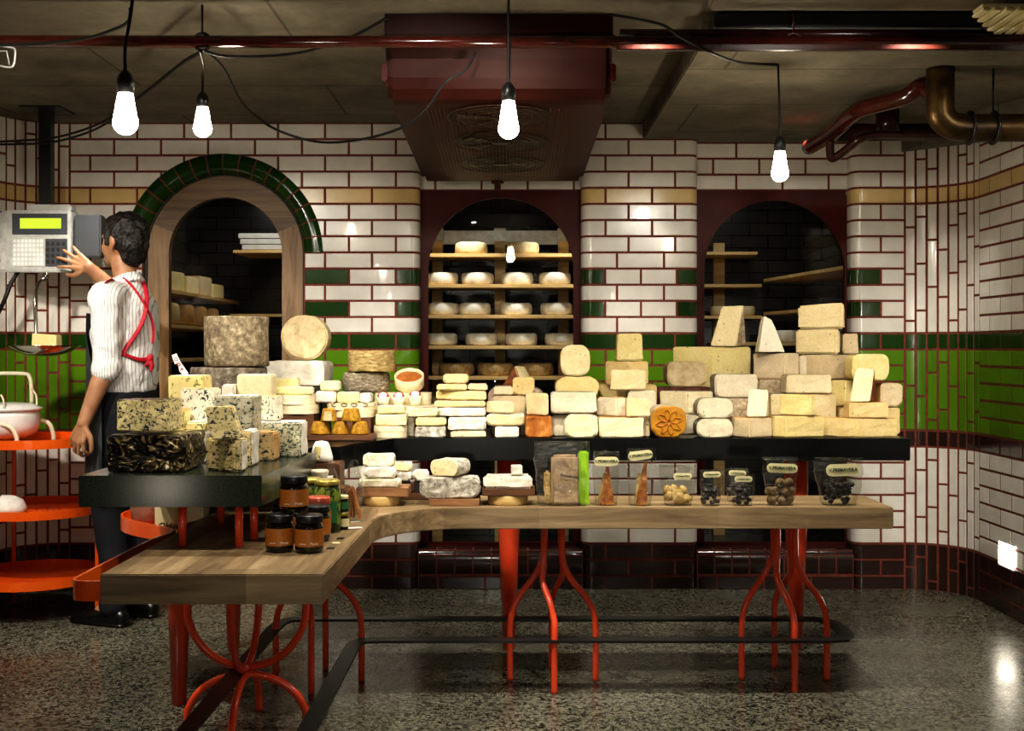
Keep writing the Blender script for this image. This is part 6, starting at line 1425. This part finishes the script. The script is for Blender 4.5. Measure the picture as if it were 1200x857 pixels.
hand(bm, RWr, Vector((px(85, 5.335), 5.315, pz(303, 5.315))) - RWr, Vector((.1, -1, .15)), -1, .28, spread=.34, thumb_out=1.25)
bm = fuse(bm, .0042, 5); obj('body', bm, M['skin'], man, smooth=True)
# eyes and brows
for s in (-1, 1):
    bm = B(); link(bm, hd(s * .031, .099, 1.685), (.010, .008, .007), hd(s * .031, .099, 1.685), (.010, .008, .007), H3); obj('eye', bm, M['hair'], man, smooth=True)
    bm = B(); chain(bm, [(hd(s * .014, .118, 1.706), .004), (hd(s * .034, .113, 1.711), .005), (hd(s * .052, .098, 1.706), .003)]); obj('eyebrow', bm, M['hair'], man, smooth=True)
# hair: full at the back and crown, short at the nape, sideburn in front of the ear
bm = B()
link(bm, hd(0, -.012, 1.715), (.086, .098, .095), hd(0, .004, 1.728), (.082, .098, .082), H3)
link(bm, hd(0, .045, 1.752), (.066, .068, .048), hd(0, .055, 1.745), (.066, .066, .048), H3)
link(bm, hd(0, -.042, 1.665), (.074, .062, .060), hd(0, -.042, 1.608), (.058, .042, .040), H3)
for s in (-1, 1): link(bm, hd(s * .072, .030, 1.705), (.012, .020, .028), hd(s * .074, .034, 1.672), (.006, .010, .016), H3)
bm = fuse(bm, .005, 3)
for v in bm.verts:
    n = noise.noise(v.co * 60) * .006 + noise.noise(Vector((v.co.x * 40, v.co.y * 40, v.co.z * 16))) * .008
    v.co += (v.co - hd(0, 0, 1.69)).normalized() * (n + .001)
obj('hair', bm, M['hair'], man, smooth=True)
# shirt
bm = B()
chain(bm, [(W(0, -.005, 1.03), (.148, .108, .05)), (W(0, -.008, 1.10), (.156, .116, .07)), (W(0, .004, 1.28), (.172, .122, .11)), (W(0, -.01, 1.395), (.160, .105, .07)), (W(0, -.012, 1.470), (.080, .068, .030))], R3)
chain(bm, [(W(-.06, -.01, 1.425), .078), (LS_, .070), (LS_.lerp(LE, .6), .062), (LE.lerp(LWr, .08), .056)])
chain(bm, [(W(.06, .01, 1.425), .078), (RS_, .070), (RS_.lerp(RE, .7), .060), (RE.lerp(RWr, .12), .056)])
cf = LE.lerp(LWr, .10); ax = (LWr - LE).normalized()
link(bm, cf - ax * .015, .060, cf + ax * .012, .059)
chain(bm, [(W(-.045, -.03, 1.482), .028), (W(0, -.045, 1.495), .028), (W(.045, -.03, 1.482), .028)])
bm = fuse(bm, .0065, 5)
for v in bm.verts:
    c = v.co; k = noise.noise(Vector((c.x * 9, c.y * 9, c.z * 16))) * .007 + noise.noise(c * 26) * .003
    v.co += v.normal * k
bvh = BVHTree.FromBMesh(bm)
shirt = obj('shirt', bm, M['shirt'], man, smooth=True)
bm = B()
col = [W(.062 * math.cos(a), .058 * math.sin(a) - .012, 1.502 - .020 * math.sin(a), MB) for a in [2 * PI * k / 28 for k in range(29)]]
tube(bm, col, .011, 8, flat=1.0)
for v in bm.verts: v.co.z += .014 if (v.co - W(0, 0, v.co.z)).length < .064 else -.010
obj('collar', bm, M['shirt'], shirt)
# straps lie on the shirt: pushed onto it along the line from the shop front
def on_shirt(x, y, off=.006):
    o = Vector((0, 0, CH)); d = (Vector((px(x, 5.0), 5.0, pz(y, 5.0))) - o).normalized(); h = bvh.ray_cast(o, d)
    if h[0] is None:
        h = bvh.find_nearest(Vector((px(x, 5.08), 5.08, pz(y, 5.08))))
    return h[0] + h[1] * off if h[0] is not None else Vector((px(x, 5.0), 5.0, pz(y, 5.0)))
def strap(pts, w=.011):
    bm = B(); P_ = catmull([(x, y, 0) for x, y in pts], 6); q = [on_shirt(p.x, p.y) for p in P_]
    q = [q[0]] + [(a + b * 2 + c) / 4 for a, b, c in zip(q, q[1:], q[2:])] + [q[-1]]
    tube(bm, q, w, 8, flat=.28)
    return bm
apron = strap([(123, 333), (130, 329.5), (142, 327), (152, 334), (163, 349), (172, 364), (177, 378), (178.5, 391), (177.5, 402)], .0105)
merge(apron, strap([(164, 328), (168, 337), (170.5, 348), (170, 360), (167, 373), (160, 389), (151, 402), (144, 413), (145, 417)], .0105))
merge(apron, strap([(144, 415), (152, 418), (163, 421.5), (173, 421)], .0105))
obj('apron_straps', apron, M['strap'], man)
bm = B(); kp_ = on_shirt(172.5, 421, .014); chain(bm, [(kp_, .017), (kp_ + Vector((.008, -.004, .012)), .011)]); chain(bm, [(kp_, .013), (kp_ + Vector((.012, -.004, -.03)), .011), (kp_ + Vector((.008, -.008, -.052)), .007)]); chain(bm, [(kp_, .013), (kp_ + Vector((-.012, -.01, -.026)), .008)]); bm = fuse(bm, .004, 2); obj('apron_bow', bm, M['strap'], man, smooth=True)
# apron: bib and skirt wrapped round his front
bm = B(); rows = []
for i in range(27):
    z = 1.36 - i * .031; u = i / 26
    half = math.radians(42 + 60 * min(1, u * 2.6)) if z > 1.02 else math.radians(104)
    ra, rb = (.186, .142) if z > .98 else (.186 + .0 * u, .142 + .02 * (1.0 - z))
    rows.append([bm.verts.new(W(ra * math.sin(-half + 2 * half * k / 30), .004 + rb * math.cos(-half + 2 * half * k / 30) + .006 * math.sin(k * 1.1) * max(0, 1 - z), z)) for k in range(31)])
for a, b in zip(rows, rows[1:]):
    for k in range(30): bm.faces.new((a[k], a[k + 1], b[k + 1], b[k]))
bmesh.ops.solidify(bm, geom=bm.faces[:], thickness=.004); bmesh.ops.recalc_face_normals(bm, faces=bm.faces)
obj('apron', bm, M['apron'], man, smooth=True)
bm = B(); link(bm, W(0, 0, 1.005), (.152, .112, .04), W(0, 0, .90), (.155, .118, .07), R3)
for s in (-1, 1): chain(bm, [(W(s * .075, -.005, .90), (.082, .10, .09)), (W(s * .085, .02, .50), .070), (W(s * .09, -.01, .28), .062), (W(s * .095, -.015, .085), .058)], R3)
bm = fuse(bm, .008, 4)
for v in bm.verts: v.co += v.normal * noise.noise(Vector((v.co.x * 8, v.co.y * 8, v.co.z * 14))) * .007
obj('trousers', bm, M['trousers'], man, smooth=True)
for s in (-1, 1):
    bm = B(); chain(bm, [(W(s * .095, -.055, .040), (.036, .040, .040)), (W(s * .095, .03, .042), (.040, .05, .042)), (W(s * .098, .12, .026), (.044, .05, .026)), (W(s * .098, .175, .022), (.036, .04, .022))], R3); link(bm, W(s * .095, -.03, .06), (.040, .045, .05), W(s * .095, -.01, .085), (.042, .046, .03), R3)
    link(bm, W(s * .096, -.06, .008), (.036, .034, .008), W(s * .098, .17, .008), (.044, .05, .008), R3)
    bm = fuse(bm, .005, 3)
    for v in bm.verts: v.co.z = max(v.co.z, .001)
    obj('shoe', bm, M['shoe'], man, smooth=True)
# ------------------------------------------------------------------ light and camera
def spot(loc, aim, power, ang, blend=.5, r=.06, col=(1, .94, .83)):
    L = bpy.data.lights.new('spot_or_fill', 'SPOT'); L.energy = power; L.spot_size = math.radians(ang); L.spot_blend = blend; L.shadow_soft_size = r; L.color = col
    o = bpy.data.objects.new('spot_or_fill', L); COL.objects.link(o); o.location = loc; o.rotation_euler = (Vector(aim) - Vector(loc)).to_track_quat('-Z', 'Y').to_euler(); return o
def area(loc, aim, power, sx, sy, col=(1, .95, .88)):
    L = bpy.data.lights.new('room_light', 'AREA'); L.energy = power; L.shape = 'RECTANGLE'; L.size = sx; L.size_y = sy; L.color = col
    o = bpy.data.objects.new('room_light', L); COL.objects.link(o); o.location = loc; o.rotation_euler = (Vector(aim) - Vector(loc)).to_track_quat('-Z', 'Y').to_euler(); return o
# shop spots in front of the display, hung at ceiling height before the strip of ceiling in view
for x, y, tx_, ty_, tz, p, a in ((-1.6, 3.0, -1.05, 3.9, .95, 100, 52), (-.1, 3.5, -.75, 4.2, .95, 30, 58), (1.0, 3.5, .35, 4.6, .98, 125, 56), (2.0, 3.55, 1.15, 4.6, 1.0, 235, 54)):
    spot((x, y, 2.32), (tx_, ty_, tz), p, a, .5, .025)
for x in (.35, 1.2): spot((x, 2.95, 2.3), (x, 4.05, .72), 64, 34, .7, .03)  # added to brighten the bags on the bench
# downlights over the shelf and bench
for x, y, p in ((-.6, 3.60, 42), (.45, 3.66, 60), (1.3, 3.66, 60)):
    spot((x, y, 2.26), (x, y + .12, 0), p, 110, .7, .025)
spot((-2.1, 3.4, 2.28), (-1.9, 5.2, .9), 120, 62)
spot((-1.9, 3.3, 2.3), (-1.75, 3.9, 0), 45, 60, .7, .03)
for x in (-.6, .9): spot((x, 2.72, 2.3), (x, 2.80, 0), 38, 80, .7, .03)
# wash on the back wall, then added grazing spots, low fills and uplights
for x in (-1.6, -.3, 1.0, 2.0): spot((x, 2.7, 2.25), (x, 5.8, .95), 58, 60, .95, .05)
for x in (-1.9, -.62, .6, 1.35, 1.98): spot((x, 5.28, 2.22), (x, 5.60, 0), 40, 58, .8, .03)  # added grazing spots without fixtures, brightening the wall foot
spot((1.9, .8, 1.5), (2.15, 5.5, .55), 140, 30, .9, .05)  # added fill that brightens the lower right wall
spot((-.2, .8, .9), (.2, 5.7, .3), 22, 62, .9, .05)  # added low fill, not a ceiling lamp
for x in (-.9, .9): spot((x, .4, 1.7), (x * .7, 4.0, .3), 15, 56, .9, .06)  # added front fill for the bench legs
for x in (-1.5, 1.3): spot((x, 1.2, .6), (x, 4.6, 2.34), 5, 90, 1, .05, (1, .88, .7))  # added uplights that brighten the ceiling
# cool rooms
for x in (-.3, .3): spot((x, 6.04, 2.2), (x, 6.42, .9), 42, 62, .6, .05, (1, .96, .9))
area((-1.5, 6.9, 2.28), (-1.5, 6.9, 0), 6, .8, .6, (1, .95, .88))
area((1.3, 6.6, 2.28), (1.3, 6.8, 0), 3, .5, .3, (1, .96, .9))
wd = bpy.data.worlds.new('dim_room'); SC.world = wd; wd.use_nodes = True
bg = wd.node_tree.nodes.get('Background') or wd.node_tree.nodes.new('ShaderNodeBackground')
bg.inputs[0].default_value = (.9, .85, .75, 1); bg.inputs[1].default_value = .03
cam = bpy.data.cameras.new('camera'); co = bpy.data.objects.new('camera', cam); COL.objects.link(co)
co.location = (0, 0, CH); co.rotation_euler = (PI / 2, 0, 0); cam.sensor_width = 36; cam.sensor_fit = 'HORIZONTAL'; cam.lens = 36 * F / 1200
cam.shift_y = -(857 / 2 - HY) / 1200; cam.clip_start = .05
SC.camera = co
SC.view_settings.view_transform = 'Standard'
try: SC.view_settings.look = 'Medium High Contrast'
except Exception: print('nolook')
SC.view_settings.exposure = 0.3
SC.cycles.max_bounces = 8; SC.cycles.transparent_max_bounces = 16; SC.cycles.caustics_reflective = False; SC.cycles.caustics_refractive = False
SC.cycles.sample_clamp_indirect = 4; SC.cycles.use_denoising = True
try: SC.cycles.denoiser = 'OPENIMAGEDENOISE'
except Exception: pass
